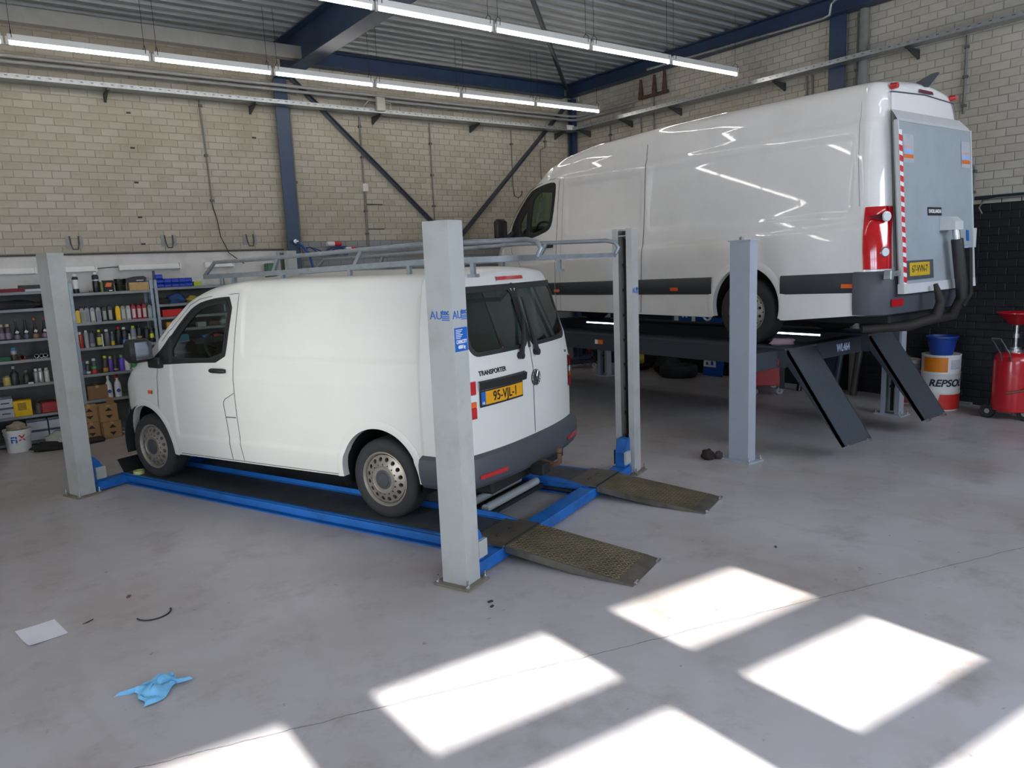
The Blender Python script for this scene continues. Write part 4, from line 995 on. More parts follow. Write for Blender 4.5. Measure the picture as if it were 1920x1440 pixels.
rear_text('NL', .03, WHITE, -.699, .965, .011, plate1, .8, depth=.001)
rear_text('TRANSPORTER', .05, CHROME, -.565, 1.19, .004, V1, .95, depth=.002, bold=.0015)
rear_text('TDI', .03, CHROME, .72, 1.19, .004, V1, 1., depth=.002)
bx, bz = .035, 1.055
bd = MB(); bd.cyl(T5.rear(bx, bz, -.002), T5.rear(bx, bz, .010), .068, n=32); bdo = bd.build('badge', mat('badge_back', '#4b4e52', .3, .7), V1, 40)
def on_badge(u, v, o_): p = T5.rear(bx, bz, o_); return (p[0] + u, p[1], p[2] + v)
rg = MB(); rg.tube([on_badge(.062 * math.cos(a), .062 * math.sin(a), .012) for a in [2 * PI * k / 32 for k in range(33)]], .006, 6, caps=False); rg.build('badge_ring', CHROME, bdo, 50)
vw = MB(); vw.tube([on_badge(-.026, .052, .012), on_badge(0, .008, .012), on_badge(.026, .052, .012)], .0055, 6); vw.tube([on_badge(-.048, .034, .012), on_badge(-.022, -.048, .012), on_badge(0, -.006, .012), on_badge(.022, -.048, .012), on_badge(.048, .034, .012)], .0055, 6); vw.build('badge_emblem', CHROME, bdo, 50)
# tow bar
tb = MB(); tb.tube([(0, -.80, .38), (0, -1.02, .34), (0, -1.08, .33), (.0, -1.12, .36), (0, -1.12, .43)], .022, 8); tb.lathe([(.0, .42), (.025, .44), (.028, .455), (.02, .475), (0, .48)], (0, -1.12, 0), 12); tbo = tb.build('tow_bar', RUST, V1, 50)
MB().cbox(-.16, -.03, -1.05, -.93, .27, .36, .01).build('tow_socket', UNDER, tbo)
# underbody and cabin
u = MB(); u.cbox(-.62, .62, -.85, 3.5, .22, .42, .02); u.bb(-.90, .90, .5, 2.45, .32, .45); u.build('underbody', UNDER, V1)
d = MB(); d.prism([(2.52, .80), (2.50, 1.16), (2.58, 1.26), (2.84, 1.27), (2.9, .80)], -.82, .82, 'x'); d.prism([(2.38, .8), (2.42, 1.12), (2.52, 1.16), (2.52, .8)], -.12, .28, 'x'); d.build('dashboard', CABIN, V1)
MB().prism([(2.52, 1.24), (2.54, 1.34), (2.60, 1.39), (2.68, 1.35), (2.76, 1.26)], -.62, -.18, 'x').build('instrument_hood', CABIN, V1)
MB().bb(-.87, .87, 1.40, 1.43, .4, 1.30).build('bulkhead', CABIN, V1)
MB().bb(-.62, .62, -.8, 2.9, .42, .45).build('load_floor', UNDER, V1)
seat(V1, -.42, 1.90, .60); seat(V1, .42, 1.90, .60); steering(V1, (-.40, 2.42, 1.27), .19, -.5)
# roof rack
rack = MB(); rail = []
for sx in (-.70, .70):
    rack.tube([(sx, 2.19, 1.99), (sx, 1.2, 2.0), (sx, -.4, 2.035), (sx, -1.36, 2.03)], .02, square=True)
ro = rack.build('roof_rack', RACKM, V1)
for sx in (-.70, .70):
    m = MB(); m.tube([(sx, 2.19, 2.0), (sx, 2.03, 2.12), (sx, 1.2, 2.13), (sx, -.4, 2.168), (sx, -1.28, 2.155), (sx, -1.36, 2.135), (sx, -1.39, 2.09), (sx, -1.36, 2.04)], .018, 8); m.build('upper_rail', RACKM, ro, 50)
    for a, b_ in (((1.27, 2.0), (1.20, 2.125)), ((.33, 2.02), (.24, 2.15)), ((-.62, 2.035), (-.7, 2.165))):
        m = MB(); m.tube([(sx, a[0], a[1]), (sx, b_[0], b_[1])], .014, square=True); m.build('rail_strut', RACKM, ro)
    for yy in (1.78, 1.155, .38, -.23, -.82):
        m = MB(); m.tube([(sx, yy, 1.925 if yy < 1.5 else 1.90), (sx, yy, 2.01)], .016, square=True); m.bb(sx - .03, sx + .03, yy - .035, yy + .035, 1.905 if yy < 1.5 else 1.88, 1.93 if yy < 1.5 else 1.905); m.build('rail_foot', RACKM, ro)
for yy, z in ((2.15, 2.0), (1.155, 2.0), (.38, 2.02), (-.4, 2.03), (-1.34, 2.03)):
    m = MB(); m.tube([(-.70, yy, z), (.70, yy, z)], .015, square=True); m.build('cross_bar', RACKM, ro)
# ============================================================ the tall van
def cr_detail(y, z):
    d = 0.
    d += .012 * (1 - sstep(-.022, .004, rr_sd(y, z, 1.60, 3.02, 1.345, 2.03, .08)))
    d += .012 * (1 - sstep(-.022, .004, rr_sd(y, z, -1.17, 1.48, 1.31, 2.05, .10)))
    zl = lerp_tab([(-1.3, 1.205), (1.45, 1.115), (3.0, 1.005), (4.3, .93)], y)
    if y < 4.6: d += .016 * sstep(zl - .012, zl + .02, z)
    zr_ = lerp_tab([(-1.24, 2.17), (1.445, 2.135), (3.1, 2.15), (3.6, 2.12)], y)
    if y < 3.8: d += .014 * sstep(zr_ - .01, zr_ + .018, z)
    return d
CR = VanShape(yr=-1.50, rs=.20, y0=3.3, yf=5.33, m=4., n=2., wt=[(.2, .965), (.4, .975), (.7, .975), (1.0, .975), (1.4, .928), (2.1, .872), (2.5, .80), (2.6, .77)],
    ztab=[(-1.5, 2.53), (0, 2.56), (1.5, 2.56), (2.7, 2.51), (3.2, 2.435), (3.46, 2.35), (3.65, 2.23), (3.85, 2.10), (4.12, 1.91), (4.49, 1.56), (4.72, 1.36), (5.0, 1.20), (5.2, 1.02), (5.33, .8)],
    zbt=[(-1.5, .36), (-1.25, .35), (-.5, .28), (3.0, .29), (5.33, .30)], rc=.22, ra=.16, crown=.05, rear_drop=.05, bulge=.02, lean=[(0, 0), (.65, 0), (2.1, .10), (2.5, .16), (2.7, .18)],
    dy=.028, ns=80, arches=[(0, .42, .455), (4.325, .42, .455)], detail=cr_detail, rear_glass=[])
V2 = thing('delivery_van', 'tall long white delivery van with tail lift raised on the grey lift', 'van', (7.84, 5.01, RT), 0)
cwin = chaikin([(3.27, 2.05), (3.32, 2.085), (3.5, 2.075), (3.74, 2.03), (3.85, 1.98), (4.12, 1.75), (4.33, 1.50), (4.32, 1.31), (4.03, 1.31), (3.5, 1.42), (3.375, 1.475), (3.33, 1.60)], 1)
cgl = chaikin([(3.305, 1.96), (3.375, 1.975), (3.61, 2.0), (3.70, 1.95), (3.79, 1.88), (3.83, 1.5), (3.84, 1.385), (3.47, 1.455), (3.39, 1.51), (3.36, 1.6)], 1)
cq = [(3.905, 1.775), (4.02, 1.66), (4.08, 1.585), (4.065, 1.345), (3.915, 1.37)]
body2, bins2, sub2 = build_body(CR, V2, VAN_GLOSS, [dict(poly=cwin, glass=[cgl, cq])], (3.50, 4.62))
for key, fs in bins2.items():
    if key[0] == 'trim': sub2('window_surround', fs, RUBBER, V2)
    elif key[0] == 'glass': sub2('side_window', fs, GLASS_CR, V2, .006)
    elif key[0] == 'screen': sub2('windscreen', fs, GLASS_CR, V2)
def band(V, root, ya, yb, lo, hi, off, m, name, sg, n=30):
    rows = []
    for f, o_ in ((0, .0), (.06, off), (.5, off + .004), (.94, off), (1, .0)):
        rows.append([V.side(ya + (yb - ya) * i / n, lerp_tab(lo, ya + (yb - ya) * i / n) * (1 - f) + lerp_tab(hi, ya + (yb - ya) * i / n) * f, o_, sg) for i in range(n + 1)])
    mb = MB(); mb.grid(rows); return mb.build(name, m, root, 50)
LO = [(-1.3, .57), (-.47, .549), (.5, .542), (3.2, .513), (4.4, .50)]; HI = [(-1.3, .765), (-.47, .742), (.5, .736), (3.2, .688), (4.4, .67)]
for sg in (-1, 1):
    seal(CR, V2, cwin, .02, .02, RUBBER, .004, sg); seal(CR, V2, cgl, .012, .02, RUBBER, .005, sg, 'glass_run'); seal(CR, V2, cq, .01, .02, RUBBER, .005, sg, 'glass_run')
    for a in CR.arches: arch_lip(CR, V2, a, VAN_GLOSS, sg, .03, .05, .012); wheel_well(CR, V2, a, sg)
    for yy in (0, 4.325): wheel(V2, sg * .83, yy, .355, sg, .235, .225, 12)
    for ya, yb in ((-1.28, -.44), (.44, 3.19), (3.21, 3.89)): band(CR, V2, ya, yb, LO, HI, .014, PLASTIC_DK, 'side_moulding', sg)
    side_strip(CR, V2, [(3.20, .30), (3.205, .9), (3.20, 1.0), (3.21, 1.27), (3.21, 1.7), (3.18, 2.15), (3.4, 2.145), (3.64, 2.10), (3.84, 2.045), (4.15, 1.80), (4.42, 1.48)], .008, GAP, 'door_gap', sg=sg)
    side_strip(CR, V2, [(3.10, .30), (3.10, 1.7), (3.09, 2.15)], .004, GAP, 'pillar_gap', sg=sg)
    side_strip(CR, V2, [(1.545, .30), (1.53, .6), (1.525, 1.08), (1.53, 1.4), (1.545, 2.1), (1.56, 2.36)], .009, GAP, 'panel_gap', sg=sg)
    side_strip(CR, V2, [(-1.215, 2.36), (-1.23, 1.8), (-1.27, 1.38)], .004, GAP, 'panel_gap', sg=sg)
    side_strip(CR, V2, [(3.95, .85), (4.1, 1.0), (4.3, 1.15), (4.35, 1.3)], .006, GAP, 'door_gap', sg=sg)
    side_strip(CR, V2, [(4.45, 1.30), (4.8, 1.12), (5.1, .98)], .007, GAP, 'bonnet_gap', sg=sg)
    h = MB(); h.tube([CR.side(3.27, 1.205, .01, sg), CR.side(3.31, 1.205, .04, sg), CR.side(3.46, 1.20, .04, sg), CR.side(3.50, 1.20, .012, sg)], [.02, .024, .02, .02], 8); h.build('door_handle', RUBBER, V2, 50)
    for yy, zz in ((3.155, .575), (.98, .60), (-1.18, .635)):
        mk = MB(); mk.grid([[CR.side(yy + dy_, zz + dz_, o_, sg) for dy_ in (-.06, -.05, 0, .05, .06)] for dz_, o_ in ((-.024, .012), (-.018, .026), (.018, .026), (.024, .012))]); mk.build('side_marker', ORANGE_L, V2, 50)
    mp = CR.side(4.28, 1.45, 0, sg); cx = mp[0] + sg * .20
    mm = MB(); mm.tube([mp, (mp[0] + sg * .12, 4.30, 1.36)], .04, 8); mm.cbox(cx - .11, cx + .11, 4.28, 4.40, 1.32, 1.66, .045); mo = mm.build('door_mirror', RUBBER, V2, 45)
    MB().add([(cx - .08, 4.276, 1.36), (cx + .08, 4.276, 1.36), (cx + .08, 4.276, 1.62), (cx - .08, 4.276, 1.62)], [(0, 1, 2, 3)]).build('mirror_glass', CHROME, mo)
    # tail light: red housing with two round clear lamps
    tl = wrap(CR, V2, [(.785, -.002), (.79, .010), (.95, .014), (1.08, .012), (1.20, .014), (1.36, .010), (1.37, -.002)], -1.31, -.80, RED_L, 'tail_light', sg, 5, 6, skip=6)
    pth = CR.path(1.0, -1.31, -.80, 5, 6, sg)
    for zc in (1.27, .945):
        p = pth[11]; c = Vector((p[0], p[1], zc)); nn = Vector((p[2], p[3], 0)); r_ = MB(); r_.cyl(c + nn * .005, c + nn * .022, .048, n=20); lo_ = r_.build('lamp_ring', CHROME, tl, 40)
        r_ = MB(); r_.cyl(c + nn * .01, c + nn * .026, .038, n=20); r_.build('clear_lens', WHITE_L, tl, 40)
        q_ = pth[7]; e = MB(); c2 = Vector((q_[0], q_[1], zc)); n2 = Vector((q_[2], q_[3], 0)); tt = (c - c2)
        e.add([c2 + n2 * .0155, c + nn * .0165 + Vector((0, 0, .045)), c + nn * .0165 - Vector((0, 0, .045))], [(0, 1, 2)]); e.build('reflector_fin', mat('lens_dark_red', '#4d080d', .6, spec=.2), tl)
    wrap(CR, V2, [(.34, -.06), (.36, .02), (.45, .03), (.60, .034), (.72, .03), (.755, .02), (.77, -.002)], -1.245, 0, PLASTIC, 'rear_bumper', sg, 6, 14)
    wrap(CR, V2, [(.43, .034), (.432, .042), (.50, .042), (.502, .034)], -1.425, -.62, RED_L, 'reflector', sg, 1, 4, skip=8)
    mk = MB(); mk.cyl(CR.rear(sg * .60, 2.47, -.01), CR.rear(sg * .60, 2.47, .05), .032, .026, n=14); mk.build('marker_lamp', RED_L, V2, 50)
    fb = MB(); rows = []
    for z, off in ((.30, .0), (.33, .03), (.62, .035), (.72, .02), (.75, .0)): rows.append([CR.side(y, z, off, sg) for y in [4.80, 4.95, 5.1, 5.2, 5.27, 5.31, 5.325]])
    fb.grid(rows); fb.build('front_bumper', PLASTIC, V2, 50)
    hl = MB(); hl.grid([[CR.side(y, z, .006, sg) for y in (4.85, 4.95, 5.05, 5.15)] for z in (.80, .86, .93, 1.0)]); hl.build('headlight', WHITE_L, V2, 50)
fb = MB(); fb.cbox(-.6, .6, 5.26, 5.36, .30, .74, .03); fb.build('front_bumper', PLASTIC, V2, 40)
MB().bb(-.5, .5, 5.22, 5.30, .78, .92).build('grille', RUBBER, V2)
u = MB(); u.cbox(-.60, .60, -1.4, 4.9, .24, .46, .02); u.bb(-.9, .9, .55, 3.85, .30, .40); u.cyl((-.7, 0, .36), (.7, 0, .36), .07, n=10); u.build('underbody', UNDER, V2)
MB().prism([(4.08, .9), (4.08, 1.28), (4.14, 1.40), (4.5, 1.36), (4.6, .9)], -.85, .85, 'x').build('dashboard', CABIN, V2)
MB().bb(-.85, .85, 3.02, 3.05, .5, 1.3).build('bulkhead', CABIN, V2)
seat(V2, -.45, 3.45, .68); seat(V2, .45, 3.45, .68); MB().prism([(4.10, 1.38), (4.13, 1.50), (4.20, 1.54), (4.32, 1.48), (4.4, 1.38)], -.65, -.22, 'x').build('instrument_hood', CABIN, V2); steering(V2, (-.45, 3.97, 1.42), .20, -.45)
MB().cbox(-.75, -.70, 3.35, 3.42, 1.88, 1.98, .01).build('grab_handle', CABIN, V2)
# rear roof edge: shark-fin lamp and top panel
m = MB(); m.prism([(-1.36, 2.52), (-1.22, 2.56), (-1.40, 2.63), (-1.46, 2.635)], .0, .055, 'x'); m.build('roof_fin', PLASTIC, V2)
m = MB(); m.add([CR.rear(x, 2.49, .012) for x in (-.12, .16)] + [CR.rear(x, 2.455, .02) for x in (.16, -.12)], [(0, 1, 2, 3)]); m.build('brake_light', mat('lens_wine', '#6a2634', .3), V2)
rear_strip(CR, V2, [(-.64, 2.42), (0, 2.445), (.64, 2.42)], .014, GAP, 'rear_door_gap', .002)
for sx in (-.70, .70): rear_strip(CR, V2, [(sx * .92, 2.42), (sx, 2.1), (sx * 1.03, .8)], .008, GAP, 'rear_door_gap', .002)
# ---- tail lift board (leans with the rear face)
BOARD = mat('board_grey', '#9aa3a8', .45, .1, var=.05, scale=4, dirt=('#8a8f90', .4, 6))
BOARDW = mat('board_edge_white', '#c4c6c6', .4, var=.04)
def bp(x, z, o=0.): return (x, -1.59 + (z - .58) * .12 / 1.57 - o, z)
b = MB(); P = [bp(-.75, .58), bp(.75, .58), bp(.75, 2.13), bp(-.75, 2.13)]; Q = [(p[0], p[1] + .045, p[2]) for p in P]
b.add(P + Q, [(0, 1, 2, 3), (7, 6, 5, 4), (0, 4, 5, 1), (1, 5, 6, 2), (2, 6, 7, 3), (3, 7, 4, 0)]); bo = b.build('tail_lift_board', BOARD, V2)
m = MB(); m.add([bp(-.75, 2.13, .004), bp(.75, 2.13, .004), bp(.75, 2.16, -.01), bp(-.75, 2.16, -.01), bp(-.70, 2.25, -.075), bp(.70, 2.25, -.075)], [(0, 1, 2, 3), (3, 2, 5, 4)]); m.build('top_flange', BOARDW, bo)
m = MB()
for xa, xb in ((-.765, -.745), (.745, .765)):
    P = [bp(xa, .56, .01), bp(xb, .56, .01), bp(xb, 2.14, .01), bp(xa, 2.14, .01)]; Q = [(p[0], p[1] + .035, p[2]) for p in P]; m.add(P + Q, [(0, 1, 2, 3), (7, 6, 5, 4), (0, 4, 5, 1), (1, 5, 6, 2), (2, 6, 7, 3), (3, 7, 4, 0)])
P = [bp(-.765, .55, .014), bp(.765, .55, .014), bp(.76, .64, .014), bp(-.76, .64, .014)]; Q = [(p[0], p[1] + .06, p[2]) for p in P]; m.add(P + Q, [(0, 1, 2, 3), (7, 6, 5, 4), (0, 4, 5, 1), (1, 5, 6, 2), (2, 6, 7, 3), (3, 7, 4, 0)])
m.build('board_frame', BOARDW, bo)
m = MB(); m.add([bp(-.765, .64, .013), bp(-.70, .64, .013), bp(-.70, 2.05, .013), bp(-.765, 2.05, .013)], [(0, 1, 2, 3)]); wst = m.build('warning_strip', WHITE, bo)
redm = mat('retro_red', '#cf1f2e', .4, var=.04); n = 15
for i in range(n):
    z0 = .66 + i * .0925; m = MB(); m.add([bp(-.762, z0, .0145), bp(-.703, z0 - .012, .0145), bp(-.703, z0 + .042, .0145), bp(-.762, z0 + .054, .0145)], [(0, 1, 2, 3)]); m.build('red_stripe', redm, bo)
def board_rect(x0, x1, z0, z1, o, m_, name, par):
    mb = MB(); mb.add([bp(x0, z0, o), bp(x1, z0, o), bp(x1, z1, o), bp(x0, z1, o)], [(0, 1, 2, 3)]); return mb.build(name, m_, par)
for x0 in (-.67, .53):
    stk = board_rect(x0, x0 + .20, 1.76, 2.02, .004, mat('sticker_grey', '#a8adb3', .5), 'instruction_sticker', bo)
    board_rect(x0 + .01, x0 + .19, 1.80, 1.835, .006, STICK_ORANGE, 'sticker_band', bo); board_rect(x0 + .01, x0 + .19, 1.845, 1.88, .006, mat('sticker_pale_blue', '#8fb0dc', .5), 'sticker_band', bo); board_rect(x0 + .02, x0 + .17, 1.895, 1.915, .006, mat('sticker_pink', '#c99c94', .5), 'sticker_band', bo)
nm = board_rect(-.23, .06, 1.275, 1.355, .005, BLACKP, 'maker_plate', bo)
def board_text(txt, size, m_, xc, zc, par, **kw):
    me = text_mesh(txt, size, m_, **kw)
    for v in me.vertices: v.co = bp(xc + v.co.x, zc + v.co.y, .008 + v.co.z)
    return link('lettering', me, par)
board_text('DHOLLANDIA', .05, WHITE, -.085, 1.315, bo, depth=.001, bold=.001, squeeze=.82)
pf2 = board_rect(-.715, -.16, .675, .855, .010, PLASTIC, 'license_plate', bo)
board_rect(-.645, -.245, .71, .835, .014, PLATE_Y2, 'plate_face', bo); board_text('67-VVN-7', .095, BLACKP, -.445, .772, bo, depth=.007, bold=.001, squeeze=.80)
board_rect(.60, .66, 1.02, 1.13, .005, STICK_BLUE, 'small_sticker', bo); board_rect(.52, .64, .90, .96, .005, mat('sticker_lilac', '#b5bbd8', .5), 'small_sticker', bo)
# ram, arms and brackets of the tail lift
ram = MB(); ram.tube([(.13, -1.665, 1.04), (.20, -1.70, .60), (.22, -1.70, .45)], [.055, .058, .05], 14); ramo = ram.build('lift_ram', mat('ram_black', '#1d1c1b', .5, var=.2, dirt=('#3a2e22', .4, 12)), V2, 50)
MB().cyl((.115, -1.655, 1.14), (.13, -1.665, 1.04), .034, n=14).build('piston_rod', STEEL, ramo, 50)
cv = MB(); cv.prism([(-1.545, 1.13), (-1.69, 1.13), (-1.685, 1.21), (-1.63, 1.26), (-1.54, 1.26)], .02, .20, 'x'); cv.build('ram_cover', BOARDW, ramo)
ch = MB(); ch.tube([(.33, -1.68, .95), (.35, -1.70, .5), (.30, -1.66, .38)], .035, square=True); ch.build('side_arm', mat('arm_brown', '#292420', .7, .2, var=.2), ramo)
ar = MB(); ar.tube([(-.27, -1.66, .62), (-.23, -1.70, .45), (-.26, -1.68, .30), (-.45, -1.50, .22), (-.75, -1.2, .20)], [.02, .045, .055, .05, .04], 10); ar.build('lift_arm', mat('arm_brown', '#292420', .7), V2, 50)
ar = MB(); ar.tube([(.30, -1.66, .45), (.28, -1.60, .28), (.2, -1.4, .22), (.1, -1.1, .22)], [.05, .055, .05, .04], 10); ar.build('lift_arm', mat('arm_brown', '#292420', .7), V2, 50)
br = MB(); br.cbox(-.93, -.76, -1.57, -1.54, .72, .77, .006); br.cbox(-.96, -.90, -1.575, -1.50, .69, .78, .008); br.build('board_bracket', GALV, V2)
MB().bb(.765, .83, -1.56, -1.5, .95, 1.15).build('control_box', BOARDW, V2)
# ------------------------------------------------------------------ shelving along the back wall
SHELF = mat('shelf_grey', '#85888a', .5, .3, var=.08)
UPR = mat('upright_galvanised', '#8b979e', .45, .6, var=.12, scale=18)
FY, BY = 11.45, 11.93
def shelving(x0, x1, levels, top, label):
    t = thing('shelving_unit', label, 'shelf', (x0, FY, 0)); w = x1 - x0; d = BY - FY
    for z in levels:
        m = MB(); m.bb(.02, w - .02, .005, d, z - .012, z); m.bb(.02, w - .02, 0, .012, z - .035, z); m.build('shelf', SHELF, t)
    for x in (0, w):
        for y in (0, d):
            sx = 1 if x == 0 else -1; sy = 1 if y == 0 else -1; m = MB()
            m.bb(min(x, x + sx * .035), max(x, x + sx * .035), min(y, y - sy * .003), max(y, y - sy * .003), 0, top); m.bb(min(x, x - sx * .003), max(x, x - sx * .003), min(y, y + sy * .035), max(y, y + sy * .035), 0, top); m.build('upright', UPR, t)
    m = MB(); m.bb(.02, w - .02, d + .001, d + .006, .05, levels[-1] - .012); m.build('back_panel', mat('shelf_back_dark', '#5f605e', .7, var=.08), t)
    return t
S1 = [.06, .406, .816, 1.136, 1.40, 1.79, 2.01]; S2 = [.06, .50, .855, 1.218, 1.558, 1.955]; S3 = [.06, .50, .85, 1.20, 1.38, 1.56, 1.742, 1.975]
shelving(-.75, 1.16, S1, 2.05, 'grey metal shelving unit at the left behind the post')
shelving(1.17, 2.19, S2, 2.09, 'grey metal shelving unit with rows of oil bottles and spray cans')
shelving(2.215, 3.30, S3, 2.09, 'grey metal shelving unit behind the small van with blue bins on top')
PM = {}
def pm(c, rough=.4, metal=0.):
    k = 'item_' + c.lstrip('#') + ('m' if metal else '')
    return mat(k, c, rough, metal, var=.05, scale=20)
YI = 11.52
def can(x, z, r, h, body, cap, label, group, y=YI, band=None, cap_h=.03, nozzle=True):
    t = thing('spray_can', label, 'can', (x, y, z), group=group)
    m = MB(); m.lathe([(r * .94, 0), (r, .006), (r, h * .84), (r * .92, h * .87), (r * .55, h * .93)], n=14); m.build('body', pm(body, .3, .3 if body in ('#b5b8ba', '#8d8f90') else 0), t, 45)
    m = MB(); m.lathe([(r * .62, h * .9), (r * .62, h * .9 + cap_h), (r * .5, h * .9 + cap_h + .006), (0, h * .9 + cap_h + .006)] if nozzle else [(r * .98, h * .82), (r * .98, h), (r * .9, h + .005), (0, h + .005)], n=12); m.build('cap', pm(cap), t, 45)
    if band: m = MB(); m.lathe([(r * 1.012, h * band[0]), (r * 1.012, h * band[1])], n=14); m.f = m.f[:-2]; m.build('label_band', pm(band[2]), t, 60)
    return t
def bottle(x, z, w, d, h, body, cap, stripe, label, group, y=YI, lean=.0):
    """flat-sided one litre oil bottle with sloping shoulder and offset neck"""
    t = thing('oil_bottle', label, 'bottle', (x, y, z), group=group)
    m = MB(); P = [(-w / 2, 0), (w / 2, 0), (w / 2, h * .72), (w * .32, h * .84), (w * .3, h * .88), (-w * .28, h * .88), (-w / 2, h * .74)]
    m.prism(P, -d / 2, d / 2, 'y'); m.build('body', pm(body, .35), t)
    m = MB(); m.cyl((0, 0, h * .87), (0, 0, h), w * .27, n=12); m.build('cap', pm(cap), t, 50)
    if stripe: m = MB(); m.prism([(-w * .34, h * .10), (w * .30, h * .10), (w * .34, h * .66), (-w * .30, h * .66)], -d / 2 - .0015, -d / 2 + .001, 'y'); m.build('label_band', pm(stripe), t)
    return t
def flask(x, z, r, h, body, cap, label, group, neck=.28, lab=None, y=YI, trigger=None):
    t = thing('bottle', label, 'bottle', (x, y, z), group=group); m = MB()
    m.lathe([(r * .95, 0), (r, .008), (r, h * (.58 - .1 * (neck > .3))), (r * .85, h * .66), (r * .36, h * .78), (r * .32, h * .9)], n=14); m.build('body', pm(body, .35), t, 50)
    m = MB()
    if trigger: m.tube([(0, 0, h * .88), (0, 0, h * .96), (0, -.02, h), (-.03, -.05, h * .99)], [r * .38, r * .4, r * .42, r * .2], 8); m.tube([(-.01, -.03, h * .96), (-.03, -.05, h * .9), (-.03, -.045, h * .85)], .006, 5)
    else: m.lathe([(r * .4, h * .88), (r * .4, h), (r * .3, h + .005), (0, h + .005)], n=12)
    m.build('trigger' if trigger else 'cap', pm(cap), t, 50)
    if lab: m = MB(); m.lathe([(r * 1.015, h * .12), (r * 1.015, h * .45)], n=14); m.f = m.f[:-2]; m.build('label_band', pm(lab), t, 60)
    return t
def carton(name, x, y, z, w, d, h, col, label, cat='box', rz=0., group=None, flap=False, tape=True, marks=False):
    t = thing(name, label, cat, (x, y, z), rz, group); m = MB(); m.cbox(-w / 2, w / 2, -d / 2, d / 2, 0, h, .004); m.build('body', pm(col, .75), t)
    if tape: m = MB(); m.bb(-.02, .02, -d / 2 - .001, d / 2 + .001, h - .03, h + .0015); m.build('tape', pm('#a58a5d', .4), t)
    if flap: m = MB(); m.add([(-w * .1, -d / 2, h), (w * .35, -d / 2, h), (w * .3, -d / 2 - .05, h + .10), (-w * .05, -d / 2 - .05, h + .11)], [(0, 1, 2, 3)]); m.build('flap', pm(col, .75), t)
    if marks:
        for zz, s in ((h * .72, 1), (h * .30, -1)):
            m = MB(); m.add([(-.045, -d / 2 - .0015, zz - s * .02), (.045, -d / 2 - .0015, zz - s * .02), (0, -d / 2 - .0015, zz + s * .025)], [(0, 1, 2)]); m.build('triangle_mark', BLACKP, t)
    return t
# --- middle unit, top shelf
z = S2[5]
can(1.262, z, .038, .24, '#23242c', '#d8d8d4', 'dark can with a white label at the left of the top shelf', 'cans on the middle shelving', band=(.25, .75, '#d9dadb'))
can(1.503, z, .042, .26, '#1c1d1f', '#dcdad2', 'tall black can with a white nozzle on the top shelf', 'cans on the middle shelving', band=(.6, .66, '#c9c9c9'))
m = MB(); m.lathe([(.022, 0), (.024, .004), (.024, .028), (.02, .03), (0, .03)], n=12); tag(m.build('tin_lid', pm('#5b5d60'), smooth=40, loc=(1.43, YI - .02, z)), 'small grey tin lid left of the tall black can', 'lid')
carton('product_box', 1.568, YI + .02, z, .03, .10, .14, '#7f8648', 'narrow olive green box on the top shelf', tape=False)
t = carton('product_box', 1.646, YI, z, .13, .10, .155, '#26201f', 'black box with an orange emblem on the top shelf', tape=False); MB().add([(-.045, -.052, .07), (.03, -.052, .065), (.045, -.052, .12), (-.02, -.052, .125)], [(0, 1, 2, 3)]).build('emblem', STICK_ORANGE, t); MB().bb(.0, .04, -.052, -.05, .01, .022).build('print', WHITE, t)
t = thing('plastic_tub', 'translucent grey plastic tub beside the cardboard box on top shelf', 'tub', (1.80, YI, z)); m = MB(); m.lathe([(.065, 0), (.068, .004), (.078, .16), (.082, .16), (.082, .168), (.07, .168), (.062, .01), (0, .008)], n=20); m.build('tub', glass_mat('tub_plastic', '#cfd3cb', .7, .3), t, 50); MB().lathe([(.06, .01), (.066, .08), (0, .08)], n=16).build('contents', pm('#8f907c', .6), t)
carton('carton', 2.02, YI, z, .25, .16, .11, '#b39464', 'shallow tan cardboard box at the right of the top shelf')
t = thing('tool_case', 'long black tool case lying across the cardboard box', 'case', (1.95, YI + .03, z + .111)); m = MB(); m.prism([(-.28, 0), (.17, 0), (.185, .06), (.15, .085), (.03, .08), (-.12, .045), (-.27, .03)], -.06, .07, 'y'); m.build('body', pm('#202227', .5), t); MB().bb(.05, .14, -.0625, -.06, .02, .032).build('print', pm('#b9bdc2'), t)
# --- second shelf: oil bottles
z = S2[4]; g = 'oil bottles on the middle shelving'
ob = [(1.238, '#e0b40c', '#1e1e1e', None, .19, 'yellow oil bottle at the left end of the bottle row'), (1.288, '#8d8a7c', '#26272a', '#7d7f6e', .22, 'tan grey oil bottle just right of the left yellow one'), (1.345, '#85878a', '#232427', '#75777a', .22, 'plain grey oil bottle, third in the bottle row'),
      (1.412, '#8f9093', '#232427', '#b9b5b4', .22, 'grey oil bottle with pale label, fourth in the row'), (1.482, '#8f8d92', '#26242a', '#7b7780', .22, 'mauve grey oil bottle, fifth in the bottle row'), (1.553, '#2c3a33', '#1b1e1d', '#8e9a93', .215, 'dark green oil bottle with silver stripe'),
      (1.624, '#26292b', '#141516', '#9aa09c', .225, 'black oil bottle with silver stripe before the second yellow'), (1.72, '#e2b70d', '#2b6a70', None, .22, 'yellow oil bottle in the middle of the bottle row'), (1.785, '#8c8c74', '#232427', '#aeb0ae', .22, 'olive grey oil bottle right of the middle yellow one'),
      (1.85, '#9a9d9e', '#232427', '#c0c3c4', .22, 'silver oil bottle left of the red bottles'), (1.918, '#a2222f', '#7c1c24', '#c9b8b8', .22, 'red oil bottle, leftmost of the three red ones'), (1.987, '#9c1f2c', '#2b1b1d', '#c6b9b9', .22, 'red oil bottle, middle of the three red ones'),
      (2.055, '#98202b', '#741a22', '#c3b6b6', .225, 'red oil bottle, rightmost of the three red ones'), (2.125, '#7c8f96', '#2c3336', '#98a6ab', .21, 'teal grey oil bottle at the right end of the row')]
